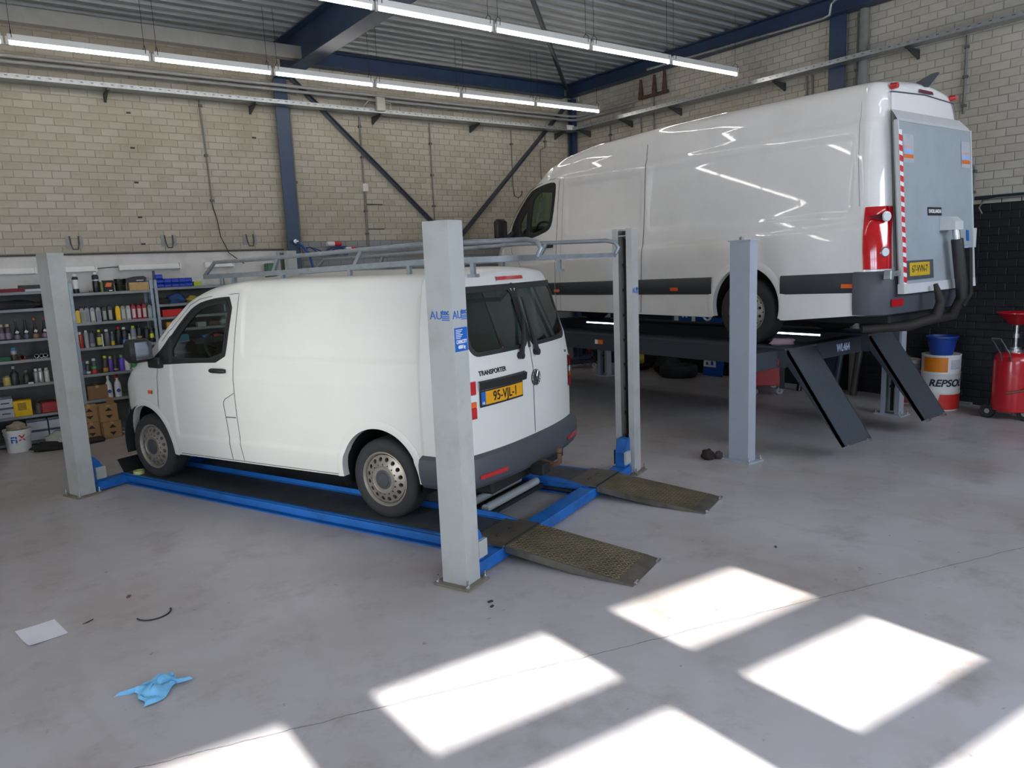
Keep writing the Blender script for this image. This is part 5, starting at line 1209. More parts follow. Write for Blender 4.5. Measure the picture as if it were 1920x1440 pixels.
for x, c, k, s, h, lab in ob: bottle(x, z, .058, .10, h, c, k, s, lab, g)
# --- third shelf: spray cans
z = S2[3]; g = 'cans on the middle shelving'
for x, r, h, c, k, band, lab in [(1.229, .033, .20, '#b0402f', '#d8d5cf', (.05, .3, '#c22126'), 'red spray can with white nozzle, leftmost on third shelf'), (1.305, .027, .22, '#9b9ea2', '#dcd9d4', None, 'slim silver spray can beside the red one'),
        (1.369, .034, .21, '#5c6068', '#2a2c30', (.05, .25, '#8d8f92'), 'grey spray can with dark cap, third can'), (1.46, .034, .215, '#33362b', '#c8c61e', (.1, .6, '#b9bd5a'), 'can with lime yellow cap and white tube'), (1.552, .036, .215, '#585a5e', '#c9cacc', None, 'dark grey spray can with bright dome'),
        (1.618, .024, .17, '#4d5a66', '#5e7d83', (.05, .35, '#c3b41f'), 'small grey can with a yellow foot band'), (1.698, .037, .235, '#232326', '#b52430', None, 'black spray can with a red cap'), (1.771, .036, .225, '#25282d', '#d3d3d0', (.05, .3, '#3d86b3'), 'black spray can with blue lower band'),
        (1.832, .014, .12, '#cfcfcb', '#dddddb', None, 'tiny white tube bottle on the third shelf'), (1.887, .036, .235, '#8c8a90', '#c4cb3a', (.05, .4, '#a39fa8'), 'grey spray can with lime shoulder'), (1.962, .036, .25, '#191919', '#2c2724', (.3, .4, '#a58f52'), 'tall black can with gold mark on third shelf'),
        (2.055, .034, .22, '#1d1e1e', '#3b3d3c', None, 'black can second from the right on the third shelf'), (2.122, .030, .20, '#29272b', '#6b6468', (.3, .6, '#c9d42c'), 'dark can with a lime spot at the right end')]: can(x, z, r, h, c, k, lab, g, band=band)
m = MB(); m.bb(-.008, .008, -.004, .004, 0, .17); tag(m.build('straw_tube', pm('#cfcfc4'), loc=(1.492, YI - .035, z)), 'white straw standing beside the lime capped can', 'tube')
# --- fourth shelf
z = S2[2]
for x, r, h, c, k, band, lab in [(1.218, .034, .21, '#4a5674', '#8d2430', (.05, .3, '#5a79a6'), 'blue spray can with red cap, leftmost on fourth shelf'), (1.275, .032, .16, '#3a3d3e', '#c9b9a0', (.05, .25, '#c9c9c4'), 'short dark can with cream top on the fourth shelf'), (1.353, .036, .19, '#3d4446', '#cfcfca', (.05, .3, '#c62f2f'), 'grey can with red and green bands'),
        (1.49, .034, .215, '#3c352f', '#c6cb34', (.05, .3, '#b5852e'), 'brown can with a lime yellow cap on fourth shelf'), (1.556, .030, .20, '#5f3fa6', '#9fbf3c', None, 'purple can with green cap, left of two purple cans'), (1.616, .030, .21, '#2b2826', '#4a4644', (.1, .2, '#b89a90'), 'dark brown can between the two purple cans'), (1.693, .035, .205, '#5b3bb0', '#3c9b45', None, 'purple can with green collar, right of two purple cans')]: can(x, z, r, h, c, k, lab, 'cans on the middle shelving', band=band)
gb = MB(); gb.lathe([(.0365, .065), (.0365, .10)], (1.353, YI, z), 14); gb.f = gb.f[:-2]
o = [q for q in bpy.data.objects if q.get('label') == 'grey can with red and green bands'][0]
gb2 = MB(); gb2.lathe([(.0366, .065), (.0366, .10)], n=14); gb2.f = gb2.f[:-2]; gb2.build('label_band', pm('#2ea04a'), o, 60)
flask(1.764, z, .040, .235, '#c9c9c6', '#d6d6d3', 'white bottle with white cap on the fourth shelf', 'bottles on the middle shelving')
flask(1.846, z, .040, .24, '#cdcfca', '#dcdcd8', 'white bottle with a green label on the fourth shelf', 'bottles on the middle shelving', lab='#3f9a52')
flask(1.922, z, .035, .26, '#c4c1d8', '#cfcde0', 'lilac trigger spray bottle at the right of fourth shelf', 'bottles on the middle shelving', trigger=True)
# --- lowest shelf and floor
z = S2[1]
carton('carton', 1.35, YI + .06, z, .25, .2, .19, '#7d5f42', 'brown cardboard box on the low shelf beside spray bottles')
for x, cap, tr, lab in ((1.495, '#d9d9d6', None, 'white cleaner bottle with white cap and blue round label'), (1.606, '#b3343f', True, 'white spray bottle with a red trigger and blue label')):
    f_ = flask(x, z, .043, .30, '#c6cbcd', cap, lab, 'bottles on the middle shelving', trigger=tr, neck=.4); m = MB(); m.cyl((0, -.041, .09), (0, -.046, .09), .026, n=18); m.build('round_label', pm('#3a4f8f'), f_)
for i, (x, y, w, zz, rz, lab, fl_) in enumerate(((1.42, 11.20, .22, 0, .1, 'brown carton with black triangles, bottom of the front stack', False), (1.40, 11.20, .22, .232, .05, 'brown carton with black triangles and open flap, top of front stack', True), (1.20, 11.32, .2, 0, -.05, 'brown carton behind the post, bottom of the rear stack', False), (1.19, 11.32, .2, .232, .0, 'brown carton behind the post, top of the rear stack', False))):
    carton('carton', x, y, zz, w, .17, .23, '#96744d', lab, rz=rz, group='cartons with triangles on the floor', flap=fl_, marks=True)
m = MB(); m.cbox(-.16, .16, -.09, .09, 0, .06, .02); tag(m.build('drip_tray', pm('#1c1d1e', .5), smooth=40, loc=(1.14, 11.02, 0), rot=(0, 0, .2)), 'black tray on the floor behind the far left post', 'tray')
carton('carton', 1.64, 11.30, .0, .14, .16, .03, '#c9c9c9', 'flat white box on the floor under the van nose', tape=False)
# --- right unit
z = S3[7]; BIN = pm('#1f3fae', .4); BIN2 = pm('#2447c4', .4)
def bin_(x, zz, lab):
    t = thing('storage_bin', lab, 'bin', (x, YI, zz), group='blue storage bins'); m = MB(); w, d, h = .088, .14, .062
    m.prism([(-d / 2 - .012, .012), (-d / 2, 0), (d / 2, 0), (d / 2, h), (-d / 2 + .02, h), (-d / 2 - .012, h * .55)], -w / 2, w / 2, 'x'); m.build('body', BIN, t); MB().bb(-w / 2, w / 2, -d / 2 - .016, -d / 2 - .008, h * .45, h * .58).build('lip', BIN2, t)
col_n = ['leftmost', 'second', 'third', 'fourth', 'rightmost']
for i, x in enumerate((2.297, 2.396, 2.494, 2.590, 2.682)):
    bin_(x, z, 'blue storage bin on the top shelf, %s in the lower row' % col_n[i]); bin_(x, z + .0625, 'blue storage bin on the top shelf, %s in the upper row' % col_n[i])
bin_(2.29, z + .125, 'single blue storage bin stacked on top of the others')
m = MB(); m.bb(2.225, 2.245, FY + .02, FY + .1, z, z + .24); tag(m.build('backing_plate', pm('#24357a')), 'dark blue panel standing left of the blue bins', 'panel')
carton('product_box', 2.80, YI, z, .10, .12, .065, '#a9bf2c', 'lime green box right of the blue bins', tape=False)
def lump(name, x, y, z_, sx, sy, sz, col, lab, cat, seed=0, rough=.8):
    rnd = random.Random(seed); bm = bmesh.new(); bmesh.ops.create_icosphere(bm, subdivisions=3, radius=1)
    ph = [rnd.uniform(0, 6) for _ in range(6)]
    for v in bm.verts:
        c = v.co; k = 1 + .16 * math.sin(3 * c.x + ph[0]) * math.sin(4 * c.y + ph[1]) + .12 * math.sin(7 * c.z + ph[2] + 3 * c.x) + .08 * math.sin(9 * c.y + ph[3])
        v.co = Vector((c.x * sx * k, c.y * sy * k, max(0, c.z * k + .55) * sz))
    me = bpy.data.meshes.new(name); bm.to_mesh(me); bm.free(); me.materials.append(pm(col, rough)); me.polygons.foreach_set('use_smooth', [True] * len(me.polygons))
    o = link(name, me, None, (x, y, z_)); return tag(o, lab, cat)
lump('work_glove', 2.33, YI, S3[6], .10, .09, .06, '#22251f', 'dark crumpled cloth on the shelf below the bins', 'cloth', 1)
lump('blue_cloth', 2.50, YI, S3[6], .13, .1, .09, '#20406e', 'blue bundled strap on the shelf below the bins', 'cloth', 2)
lump('yellow_strap', 2.72, YI, S3[6], .10, .09, .06, '#8f8230', 'yellow dark bundled strap right of the blue bundle', 'strap', 3)
carton('tool_case', 2.46, YI, S3[5], .36, .16, .10, '#c22a26', 'flat red tool case on the shelf by the windscreen pillar', 'case', tape=False); carton('tool_case', 2.92, YI, S3[6], .34, .16, .07, '#26261f', 'black tool case with yellow print seen through the van window', 'case', tape=False)
MB().bb(-.09, .09, -.0835, -.081, .02, .045).build('print', pm('#c7b823'), [q for q in bpy.data.objects if q.get('label', '').startswith('black tool case with yellow print')][0])
carton('product_box', 2.40, YI, S3[4], .16, .14, .10, '#c98a1c', 'orange box on the shelf under the red case', tape=False)
carton('product_box', 2.80, YI, S3[4], .12, .12, .07, '#8f979c', 'pale grey box seen through the side window', tape=False); carton('product_box', 2.97, YI, S3[4], .14, .12, .07, '#5c4338', 'brown box seen through the side window', tape=False)
lump('foil_bag', 3.14, YI, S3[4], .09, .08, .07, '#8b8f90', 'crumpled silver bag at the right of the far shelving', 'bag', 4, .35)
carton('product_box', 2.45, YI, S3[3], .3, .14, .09, '#3f6f8c', 'teal box low on the far shelving', tape=False); carton('product_box', 2.85, YI, S3[3], .12, .14, .06, '#2f6fb5', 'small blue box seen low through the side window', tape=False); carton('product_box', 3.0, YI, S3[3], .10, .14, .06, '#b23a3a', 'small red box seen low through the side window', tape=False)
# --- left unit
z = S1[6]
carton('tool_case', .45, YI, z, .46, .2, .045, '#6f1f2a', 'dark red flat case at the far left top shelf', 'case', tape=False); carton('product_box', .78, YI + .02, z + .0, .24, .2, .03, '#b9bfc4', 'flat white tray on the left top shelf', tape=False); carton('product_box', .76, YI + .02, z + .031, .28, .2, .05, '#3c3a38', 'flat dark box on the left top shelf', tape=False)
lump('black_hose_bundle', .50, YI, S1[5], .34, .12, .075, '#191a1b', 'black bundled hoses on the left second shelf', 'hose', 5); lump('red_black_grip', .95, YI, S1[5], .12, .1, .085, '#4a1f22', 'dark red power tool grip on the left second shelf', 'tool', 6)
z = S1[4]
for x, lab in ((.368, 'tan topped jar at the far left of the third shelf'), (.435, 'tan topped jar beside the black bottles')):
    can(x, z, .035, .19, '#3a353c', '#b8a88c', lab, 'jars on the left shelving', band=(.1, .5, '#7a6f80'))
for i, (x, c, tip, lab) in enumerate(((.529, '#6b6070', '#57575a', 'tall black long-necked bottle with grey tip'), (.629, '#3f4a58', '#2b2b50', 'tall black long-necked bottle with dark blue tip'), (.733, '#8a5f45', '#d25a28', 'tall black long-necked bottle with orange tip'), (.837, '#7a5a72', '#a02c34', 'tall black long-necked bottle with red tip'))):
    t = thing('additive_bottle', lab + ' on the left third shelf', 'bottle', (x, YI, z), group='long-necked bottles on the left shelving'); m = MB(); m.lathe([(.036, 0), (.038, .006), (.036, .07), (.022, .13), (.012, .16), (.011, .245)], n=14); m.build('body', pm('#17181a', .3), t, 50)
    MB().lathe([(.013, .235), (.013, .26), (0, .262)], n=10).build('cap', pm(tip), t, 50); m = MB(); m.lathe([(.0387, .008), (.0375, .06)], n=14); m.f = m.f[:-2]; m.build('label_band', pm(c), t, 60)
    m = MB(); m.box((.004, -.034, .095), (.036, .003, .036), (.25, PI / 4 - .2, 0)); m.build('tag', pm('#cfcfcb'), t)
z = S1[3]
can(.464, z, .036, .16, '#4b3f33', '#2f7f9c', 'tin with a blue lid on the left fourth shelf', 'tins on the left shelving', nozzle=False, band=(.5, .8, '#9fa5a8')); carton('product_box', .36, YI, z, .12, .12, .06, '#2d5a44', 'low green box at the far left of the fourth shelf', tape=False)
for i, (x, c) in enumerate(((.552, '#7d2b33'), (.707, '#b5b8ba'), (.762, '#b5b8ba'), (.805, '#b5b8ba'))):
    t = thing('tape_tin', ('round tin with red edge lying on the left fourth shelf', 'chrome round tin, left of three on the fourth shelf', 'chrome round tin, middle of three on the fourth shelf', 'chrome round tin, right of three on the fourth shelf')[i], 'tin', (x, YI, z + .0285), group='round tins on the left shelving'); m = MB(); m.lathe([(.020, -.02), (.027, -.022), (.0285, -.018), (.0285, .018), (.027, .022), (.02, .02)], n=18, axis='y', closed=True); m.build('body', pm(c, .25, .6), t, 50)
    MB().lathe([(.021, -.012), (.0, -.012)], n=14, axis='y').build('lid', pm('#5a5c60'), t)
lump('dark_coil', .90, YI, z, .07, .07, .10, '#24211f', 'dark coil of hose at the right of the left fourth shelf', 'hose', 7)
z = S1[2]
can(.346, z, .045, .13, '#a89a55', '#5c5a44', 'yellow jar at the far left of the fifth shelf', 'tins on the left shelving', nozzle=False); flask(.433, z, .05, .24, '#2a2c2e', '#9fa0a2', 'dark flask with a pale funnel top on the fifth shelf', 'flasks on the left shelving'); flask(.562, z, .04, .17, '#33312f', '#6d6a6a', 'small dark flask in the middle of the fifth shelf', 'flasks on the left shelving')
for x, c, lab in ((.672, '#8d8f90', 'grey spray can, left of three on the fifth shelf'), (.721, '#b5b8ba', 'silver spray can, middle of three on the fifth shelf'), (.79, '#b9b9b0', 'cream spray can, right of three on the fifth shelf')): can(x, z, .03, .165, c, '#cfcfcc', lab, 'spray cans on the left fifth shelf')
m = MB(); m.bb(-.03, .03, -.02, .02, 0, .02); tag(m.build('small_box', pm('#c9c9c5'), loc=(.60, YI - .04, z)), 'tiny white box before the small dark flask', 'box')
z = S1[1]
for k, (zz, lab) in enumerate(((z, 'white carton with print, lower of two on the left low shelf'), (z + .135, 'white carton with print, upper of two on the left low shelf'))):
    t = carton('carton', .24, YI + .02, zz, .26, .2, .128, '#a9adb5', lab, tape=False); MB().bb(-.13, .13, -.102, -.1, .112, .128).build('blue_edge', pm('#2f4468'), t); MB().bb(0, .09, -.102, -.1, .05, .065).build('print', BLACKP, t)
t = carton('charger', .47, YI, z, .20, .18, .205, '#d0a80c', 'yellow louvred battery charger on the left low shelf', 'charger', tape=False)
for k in range(9): MB().bb(-.055, .04, -.0925, -.09, .085 + k * .011, .089 + k * .011).build('louvre', BLACKP, t)
t = thing('welding_case', 'red portable case with grey end on the left low shelf', 'case', (.76, YI, z)); MB().cbox(-.09, .12, -.09, .09, 0, .14, .015).build('body', pm('#8f1a20', .4), t); MB().cbox(-.15, -.09, -.09, .09, 0, .14, .015).build('end_cap', pm('#4b4a48', .5), t); m = MB(); m.tube([(-.13, 0, .13), (-.1, 0, .175), (.06, 0, .175), (.1, 0, .14)], .012, 6); m.build('handle', pm('#1f1f20'), t, 50)
for k, (x, zz, lab) in enumerate(((.60, .07, 'white carton on the floor shelf, lower left of four'), (.60, .205, 'white carton on the floor shelf, upper left of four'), (.84, .07, 'white carton on the floor shelf, lower right of four'), (.84, .205, 'white carton on the floor shelf, upper right of four'))):
    t = carton('carton', x, YI - .0, zz, .225, .2, .125, '#a6acb4', lab, tape=False, group='white cartons on the floor shelf'); MB().bb(-.1125, .1125, -.102, -.1, .108, .125).build('blue_edge', pm('#26365c'), t)
t = thing('paint_bucket', 'white plastic bucket with blue and red lettering by the shelving', 'bucket', (.36, 11.22, 0)); m = MB(); m.lathe([(.125, 0), (.13, .01), (.15, .27), (.158, .27), (.158, .29), (.148, .29), (.14, .26), (.118, .02), (0, .02)], n=28); m.build('body', pm('#cdcfce', .4), t, 50)
m = MB(); m.tube([(.152 * math.cos(a), .152 * math.sin(a) - .012, .25 - .07 * math.sin(-a)) for a in [-PI + PI * k / 16 for k in range(17)]], .004, 5); m.build('handle', pm('#d5d5d2'), t, 50)
def bucket_text(s_, col, a0, zc, size):
    me = text_mesh(s_, size, pm(col), depth=.001, bold=.004)
    for v in me.vertices:
        a = a0 + v.co.x / .143; zz = zc + v.co.y; r = .128 + .022 * zz / .27 + .001 + v.co.z; v.co = Vector((r * math.sin(a), -r * math.cos(a), zz))
    link('lettering', me, t)
bucket_text('FI', '#1f4f9c', -.35, .165, .11); bucket_text('X', '#c4313a', .28, .185, .10)
lump('bucket_rags', .36, 11.22, .262, .10, .1, .07, '#8d8272', 'rags heaped in the white bucket', 'rag', 8)
lump('plastic_wrap', .80, 11.10, 0, .17, .14, .13, '#8d8e86', 'crumpled clear plastic wrapping on the floor by the shelving', 'plastic', 9, .25); lump('black_cover', .72, 10.98, 0, .24, .12, .07, '#141414', 'black flat rubber cover on the floor before the shelving', 'mat', 10)
t = thing('spare_wheel', 'spare wheel standing at the far left edge by the bucket', 'wheel', (-.14, 10.95, .30), .3); m = MB(); m.lathe([(.19, -.08), (.21, -.095), (.26, -.098), (.292, -.08), (.30, -.05), (.30, .05), (.292, .08), (.26, .098), (.21, .095), (.19, .08)], n=36, axis='y', closed=True); m.build('tyre', TYRE, t, 45); MB().lathe([(.195, -.06), (.18, -.05), (.17, .0), (.05, -.02), (0, -.02)], n=28, axis='y').build('rim', RIM, t, 45)
# cabling and plugs beside the blue column
for k, (x, zz, r) in enumerate(((5.00, 2.555, .04), (5.33, 2.47, .03))):
    t = thing('power_plug', ('large red and white power plug by the blue column', 'small red and white power plug right of the larger one')[k], 'plug', (x, 11.86, zz)); MB().cyl((0, 0, 0), (r * 3.2, 0, 0), r, n=14).build('white_sleeve', pm('#d9d9d6'), t, 50); MB().cyl((r * 3.2, 0, 0), (r * 6.2, 0, -.005), r * 1.1, r * .9, n=14).build('red_cap', pm('#c02733'), t, 50)
m = MB(); m.tube([(4.44, 11.72, 2.60), (4.52, 11.70, 2.52), (4.62, 11.7, 2.40), (4.66, 11.7, 2.2), (4.66, 11.7, 1.8)], .02, 8); tag(m.build('blue_hose', pm('#1f4f9a', .4), smooth=60), 'blue air hose hanging from the column', 'hose')
m = MB(); m.cyl((4.40, 11.74, 2.60), (4.46, 11.70, 2.60), .022, n=10); m.cyl((4.42, 11.76, 2.60), (4.42, 11.72, 2.60), .03, n=12); tag(m.build('hose_coupling', STEEL, smooth=50), 'bright hose coupling on the blue column', 'coupling')
m = MB(); m.tube([(4.66 + .35 * math.cos(a) * (1 + .1 * math.sin(3 * a)) + .35, 11.88, 2.44 + .07 * math.sin(a * 2.3)) for a in [k * .35 for k in range(40)]], .012, 6); tag(m.build('blue_cable', pm('#1d3f7d', .4), smooth=60), 'tangled blue cable on the back wall behind the roof rack', 'cable')
m = MB(); m.cbox(3.95, 4.1, 11.78, 11.95, 2.05, 2.27, .01); tag(m.build('green_box', pm('#2c6a4a', .4), smooth=30), 'green box behind the roof rack near the column', 'box')
for k in range(6):
    x = 5.35 + k * .12 + (.1 if k > 4 else 0); m = MB(); m.cbox(x, x + .06, 11.9, 11.96, 1.95, 2.08, .006); tag(m.build('wall_socket', pm('#c9c9c2')), 'white wall socket behind the roof rack, %s from the left' % (ords[k]), 'socket', 'sockets behind the roof rack')

# ------------------------------------------------------------------ around the large lift
def drum(x, y, r, h, label, full=True):
    t = thing('oil_drum', label, 'drum', (x, y, 0)); m = MB(); pr = [(r * .97, 0), (r, .012), (r, h * .30), (r * 1.025, h * .32), (r * 1.025, h * .335), (r, h * .355), (r, h * .64), (r * 1.025, h * .66), (r * 1.025, h * .675), (r, h * .695), (r, h - .015), (r * 1.02, h - .008), (r * 1.01, h), (r * .95, h), (r * .95, h - .015), (0, h - .015)]; m.lathe(pr, n=36); m.build('body', mat('drum_white', '#d5d3cf', .4, var=.03), t, 45)
    def patch(a0, a1, z0, z1, mm, name, skew=0.):
        n = 16; mb = MB(); mb.grid([[((r + .002 + (.006 if abs(zz / h - .33) < .02 or abs(zz / h - .667) < .02 else 0)) * math.sin(a0 + (a1 - a0) * i / n - skew * (zz - z0)), -(r + .002) * math.cos(a0 + (a1 - a0) * i / n - skew * (zz - z0)), zz) for i in range(n + 1)] for zz in (z0, (z0 + z1) / 2, z1)]); mb.build(name, mm, t, 50)
    patch(-1.0, .35, h * .70, h * .96, mat('drum_orange', '#d67a14', .4, var=.04), 'orange_panel'); patch(-.15, 1.4, .02, h * .30, mat('drum_red', '#c42a22', .4, var=.04), 'red_panel', -.8); patch(.5, 1.2, h * .75, h * .92, mat('drum_print', '#a9abb5', .5, var=.15, scale=50), 'print_panel')
    me = text_mesh('REPSOL', .125, mat('drum_navy', '#151a33', .5), depth=.001, bold=.004, shear=.25)
    for v in me.vertices: a = v.co.x / r + .34; v.co = Vector(((r + .003 + v.co.z) * math.sin(a), -(r + .003 + v.co.z) * math.cos(a), h * .50 + v.co.y))
    link('lettering', me, t); t.rotation_euler = (0, 0, -1.16); return t
drum(10.12, 4.36, .225, .72, 'white orange and red oil drum in front of the black wall')
drum(10.24, 4.86, .17, .60, 'smaller white and orange drum half hidden behind the ramp')
t = thing('bucket', 'blue plastic bucket standing on the oil drum', 'bucket', (10.12, 4.36, .709)); m = MB(); m.lathe([(.125, 0), (.13, .008), (.175, .22), (.19, .225), (.19, .245), (.17, .245), (.12, .012), (0, .012)], n=28); m.build('body', pm('#1c3f8f', .4), t, 50)
m = MB(); m.tube([(.19 * math.cos(a), .19 * math.sin(a), .225 - .03 * math.sin(-a)) for a in [-PI + PI * k / 14 for k in range(15)]], .004, 5); m.build('handle', pm('#14306e'), t, 50)
m = MB(); m.bb(-.03, .03, -.12, .12, 0, .012); tag(m.build('cardboard_scrap', pm('#8b8a6b', .8), loc=(10.22, 4.9, .68), rot=(.6, .2, .4)), 'torn cardboard scrap on the smaller drum', 'cardboard')
# waste oil drainer
t = thing('oil_drainer', 'red wheeled waste oil drainer with a funnel bowl at right edge', 'oil drainer', (10.05, 3.50, 0)); RED = mat('drainer_red', '#b3141f', .3, coat=.5, var=.05)
m = MB(); m.lathe([(.20, .10), (.215, .11), (.22, .14), (.22, .70), (.21, .76), (.17, .80), (.06, .81), (0, .81)], n=36); m.build('tank', RED, t, 45)
m = MB(); m.cyl((0, 0, .80), (0, 0, .84), .09, n=20); m.cyl((0, 0, .84), (0, 0, .87), .06, n=16); m.cyl((0, 0, .87), (0, 0, 1.16), .022, n=12); m.cyl((0, 0, .98), (0, 0, 1.03), .04, n=12); m.build('riser', STEEL, t, 50)
m = MB(); m.lathe([(.03, 1.13), (.09, 1.15), (.20, 1.27), (.215, 1.275), (.215, 1.285), (.195, 1.285), (.085, 1.165), (0, 1.16)], n=32); m.build('funnel_bowl', RED, t, 50)
m = MB(); m.tube([(-.20, .06, .72), (-.215, .07, .80), (-.27, .16, .99)], .010, 7); m.tube([(-.22, -.04, .72), (-.235, -.03, .80), (-.29, .06, .99)], .010, 7); m.tube([(-.27, .16, .99), (-.29, .06, .99)], .010, 7); m.build('push_handle', CHROME, t, 50)
for s_ in (-1, 1):
    m = MB(); m.lathe([(.04, -.02), (.075, -.024), (.085, -.012), (.085, .012), (.075, .024), (.04, .02), (0, .02)], (0, 0, 0), 22, 'x'); w_ = m.build('wheel', RUBBER, t, 45, loc=(-.13 + .05 * (s_ < 0), .19 * s_ + .02, .085)); MB().cyl((-.026, 0, 0), (.0, 0, 0), .03, n=14).build('hub', STEEL, w_)
for a in (.2, -1.4):
    m = MB(); m.cyl((.17 * math.cos(a), .17 * math.sin(a), .03), (.17 * math.cos(a), .17 * math.sin(a), .10), .012, n=8); m.lathe([(.012, -.012), (.03, -.012), (.03, .012), (.012, .012)], (.17 * math.cos(a), .17 * math.sin(a), .03), 12, 'x', closed=True); m.build('castor', STEEL, t, 50)
m = MB(); m.tube([(.10, -.24, .66), (-.02, -.245, .50), (-.18, -.17, .38), (-.24, -.02, .34)], .014, 8); m.build('hose', mat('hose_brown', '#6b4a2e', .6), t, 60)
m = MB(); m.cyl((-.10, -.20, .53), (-.115, -.232, .53), .05, n=20); g_ = m.build('gauge', BLACKST, t, 50); m = MB(); m.cyl((-.115, -.232, .53), (-.117, -.236, .53), .034, n=18); m.build('gauge_face', pm('#c9b92a'), g_)
m = MB(); m.box((-.10, -.199, .66), (.075, .003, .045), (0, 0, .46 * -1)); m.build('label_plate', pm('#c3c9d3'), t)
# tool trolley, jack, tyres and signs under the large lift
t = thing('tool_trolley', 'red tool trolley with castors behind the grey post', 'tool trolley', (9.75, 6.75, 0), .75); TR = mat('trolley_red', '#b81c24', .35, coat=.3, var=.04)
MB().cbox(-.33, .33, -.22, .22, .14, .58, .01).build('cabinet', TR, t)
for k in range(3): d_ = MB(); d_.bb(-.31, .31, -.232, -.22, .17 + k * .135, .285 + k * .135); o = d_.build('drawer', TR, t); MB().bb(-.28, .28, -.246, -.232, .265 + k * .135, .28 + k * .135).build('handle', pm('#9a9288', .3, .6), o)
MB().bb(-.345, .345, -.235, .235, .58, .61).build('top_tray', BLACKST, t)
for sx in (-1, 1): MB().bb(sx * .335 - .02, sx * .335 + .02, -.24, -.18, .10, .58).build('corner_post', BLACKST, t)
for sx in (-1, 1):
    for sy in (-1, 1): m = MB(); m.lathe([(.015, -.015), (.05, -.015), (.055, 0), (.05, .015), (.015, .015)], (sx * .28, sy * .18, .055), 14, 'x', closed=True); m.bb(sx * .28 - .02, sx * .28 + .02, sy * .18 - .02, sy * .18 + .02, .06, .14); m.build('castor', pm('#8d8f90', .3, .6), t, 45)
t = thing('trolley_jack', 'blue and black trolley jack on the floor in the far corner', 'jack', (9.75, 11.0, 0), -.3); JB = pm('#1a2747', .4)
m = MB(); m.cbox(-.35, .30, -.13, .13, .09, .17, .01); m.build('chassis', BLACKST, t); MB().prism([(-.30, .12), (.1, .12), (.30, .24), (.26, .27), (-.30, .18)], -.06, .06, 'y').build('lift_arm', JB, t); MB().cyl((.27, 0, .24), (.27, 0, .29), .06, n=16).build('saddle', BLACKST, t)
m = MB(); m.tube([(-.32, 0, .16), (-.55, 0, .62)], .018, 8); m.build('pump_handle', BLACKST, t, 50); m = MB(); m.cyl((-.05, 0, .15), (-.02, 0, .42), .04, n=12); m.build('ram', BLACKST, t, 50)
for sx in (-.3, .24):
    for sy in (-.15, .15): m = MB(); m.lathe([(.012, -.02), (.05, -.02), (.05, .02), (.012, .02)], (sx, sy, .05), 14, 'y', closed=True); m.build('wheel', STEEL, t, 45)
t = thing('axle_stand', 'dark red axle stand behind the trolley jack', 'stand', (10.2, 11.2, 0)); 
for a in range(4): m = MB(); m.tube([(.14 * math.cos(a * PI / 2 + .8), .14 * math.sin(a * PI / 2 + .8), 0), (.03 * math.cos(a * PI / 2 + .8), .03 * math.sin(a * PI / 2 + .8), .30)], .018, 6); m.build('leg', pm('#7a1a1e', .5), t)
MB().cyl((0, 0, .24), (0, 0, .44), .03, n=12).build('shaft', pm('#7a1a1e', .5), t, 50); MB().bb(-.05, .05, -.03, .03, .44, .46).build('saddle', STEEL, t)
t = thing('jerrycan', 'yellow canister by the far wall under the tall van', 'canister', (10.36, 10.0, .09)); MB().cbox(-.09, .09, -.11, .11, 0, .26, .02).build('body', pm('#b5a33a', .5), t, 40); MB().cyl((0, .06, .25), (0, .06, .29), .03, n=12).build('cap', BLACKST, t, 50)
t = thing('drain_pan', 'black oil pan under the yellow canister', 'pan', (10.3, 9.95, 0)); m = MB(); m.lathe([(.20, 0), (.22, .01), (.27, .085), (.285, .088), (.28, .095), (.2, .09), (0, .088)], n=26); m.build('pan', RUBBER, t, 50)
t = thing('tyre_pile', 'dark flat tyre lying on the floor by the far wall', 'tyre', (10.10, 8.75, 0), 0); m = MB(); m.lathe([(.18, .02), (.2, .0), (.30, .0), (.33, .03), (.335, .1), (.33, .17), (.30, .2), (.2, .2), (.18, .18)], n=30, closed=True); m.build('tyre', TYRE, t, 45)
lump('dark_tarp', 10.28, 9.15, 0, .25, .2, .25, '#1d1e1c', 'dark crumpled tarp against the far wall', 'tarp', 12)
SIGN = mat('sign_blue', '#1d4c9e', .35, var=.03)
t = thing('letter_sign', 'blue sign board with a white letter leaning low on the right wall', 'sign', (10.42, 8.28, 0)); m = MB(); m.box((.06, 0, .24), (.02, .42, .48), (0, .12, 0)); m.build('board', SIGN, t); text_on('B', .36, WHITE, t, (.042, .06, .22), (0, .0, 1), (0, 1, 0), bold=.01)
t = thing('wall_sign', 'blue and white sign on the right wall seen under the tall van', 'sign', (XR - .04, 8.8, .90)); MB().bb(0, .02, -.62, .52, 0, .42).build('board', SIGN, t)
for y0, y1 in ((.36, .46), (-.03, .05)): MB().bb(-.004, 0, y0, y1, .0, .40).build('letter_stroke', WHITE, t)
for y0, y1 in ((.23, .27), (.15, .19)): MB().bb(-.004, 0, y0, y1, .10, .40).build('letter_stroke', WHITE, t)
m = MB(); m.tube([(-.004, -.30 + .10 * math.cos(a), .20 + .13 * math.sin(a)) for a in [2 * PI * k / 20 for k in range(21)]], .022, 6, caps=False); m.build('letter_ring', WHITE, t, 60); MB().bb(-.004, 0, -.5, -.2, .02, .03).build('underline', WHITE, t)
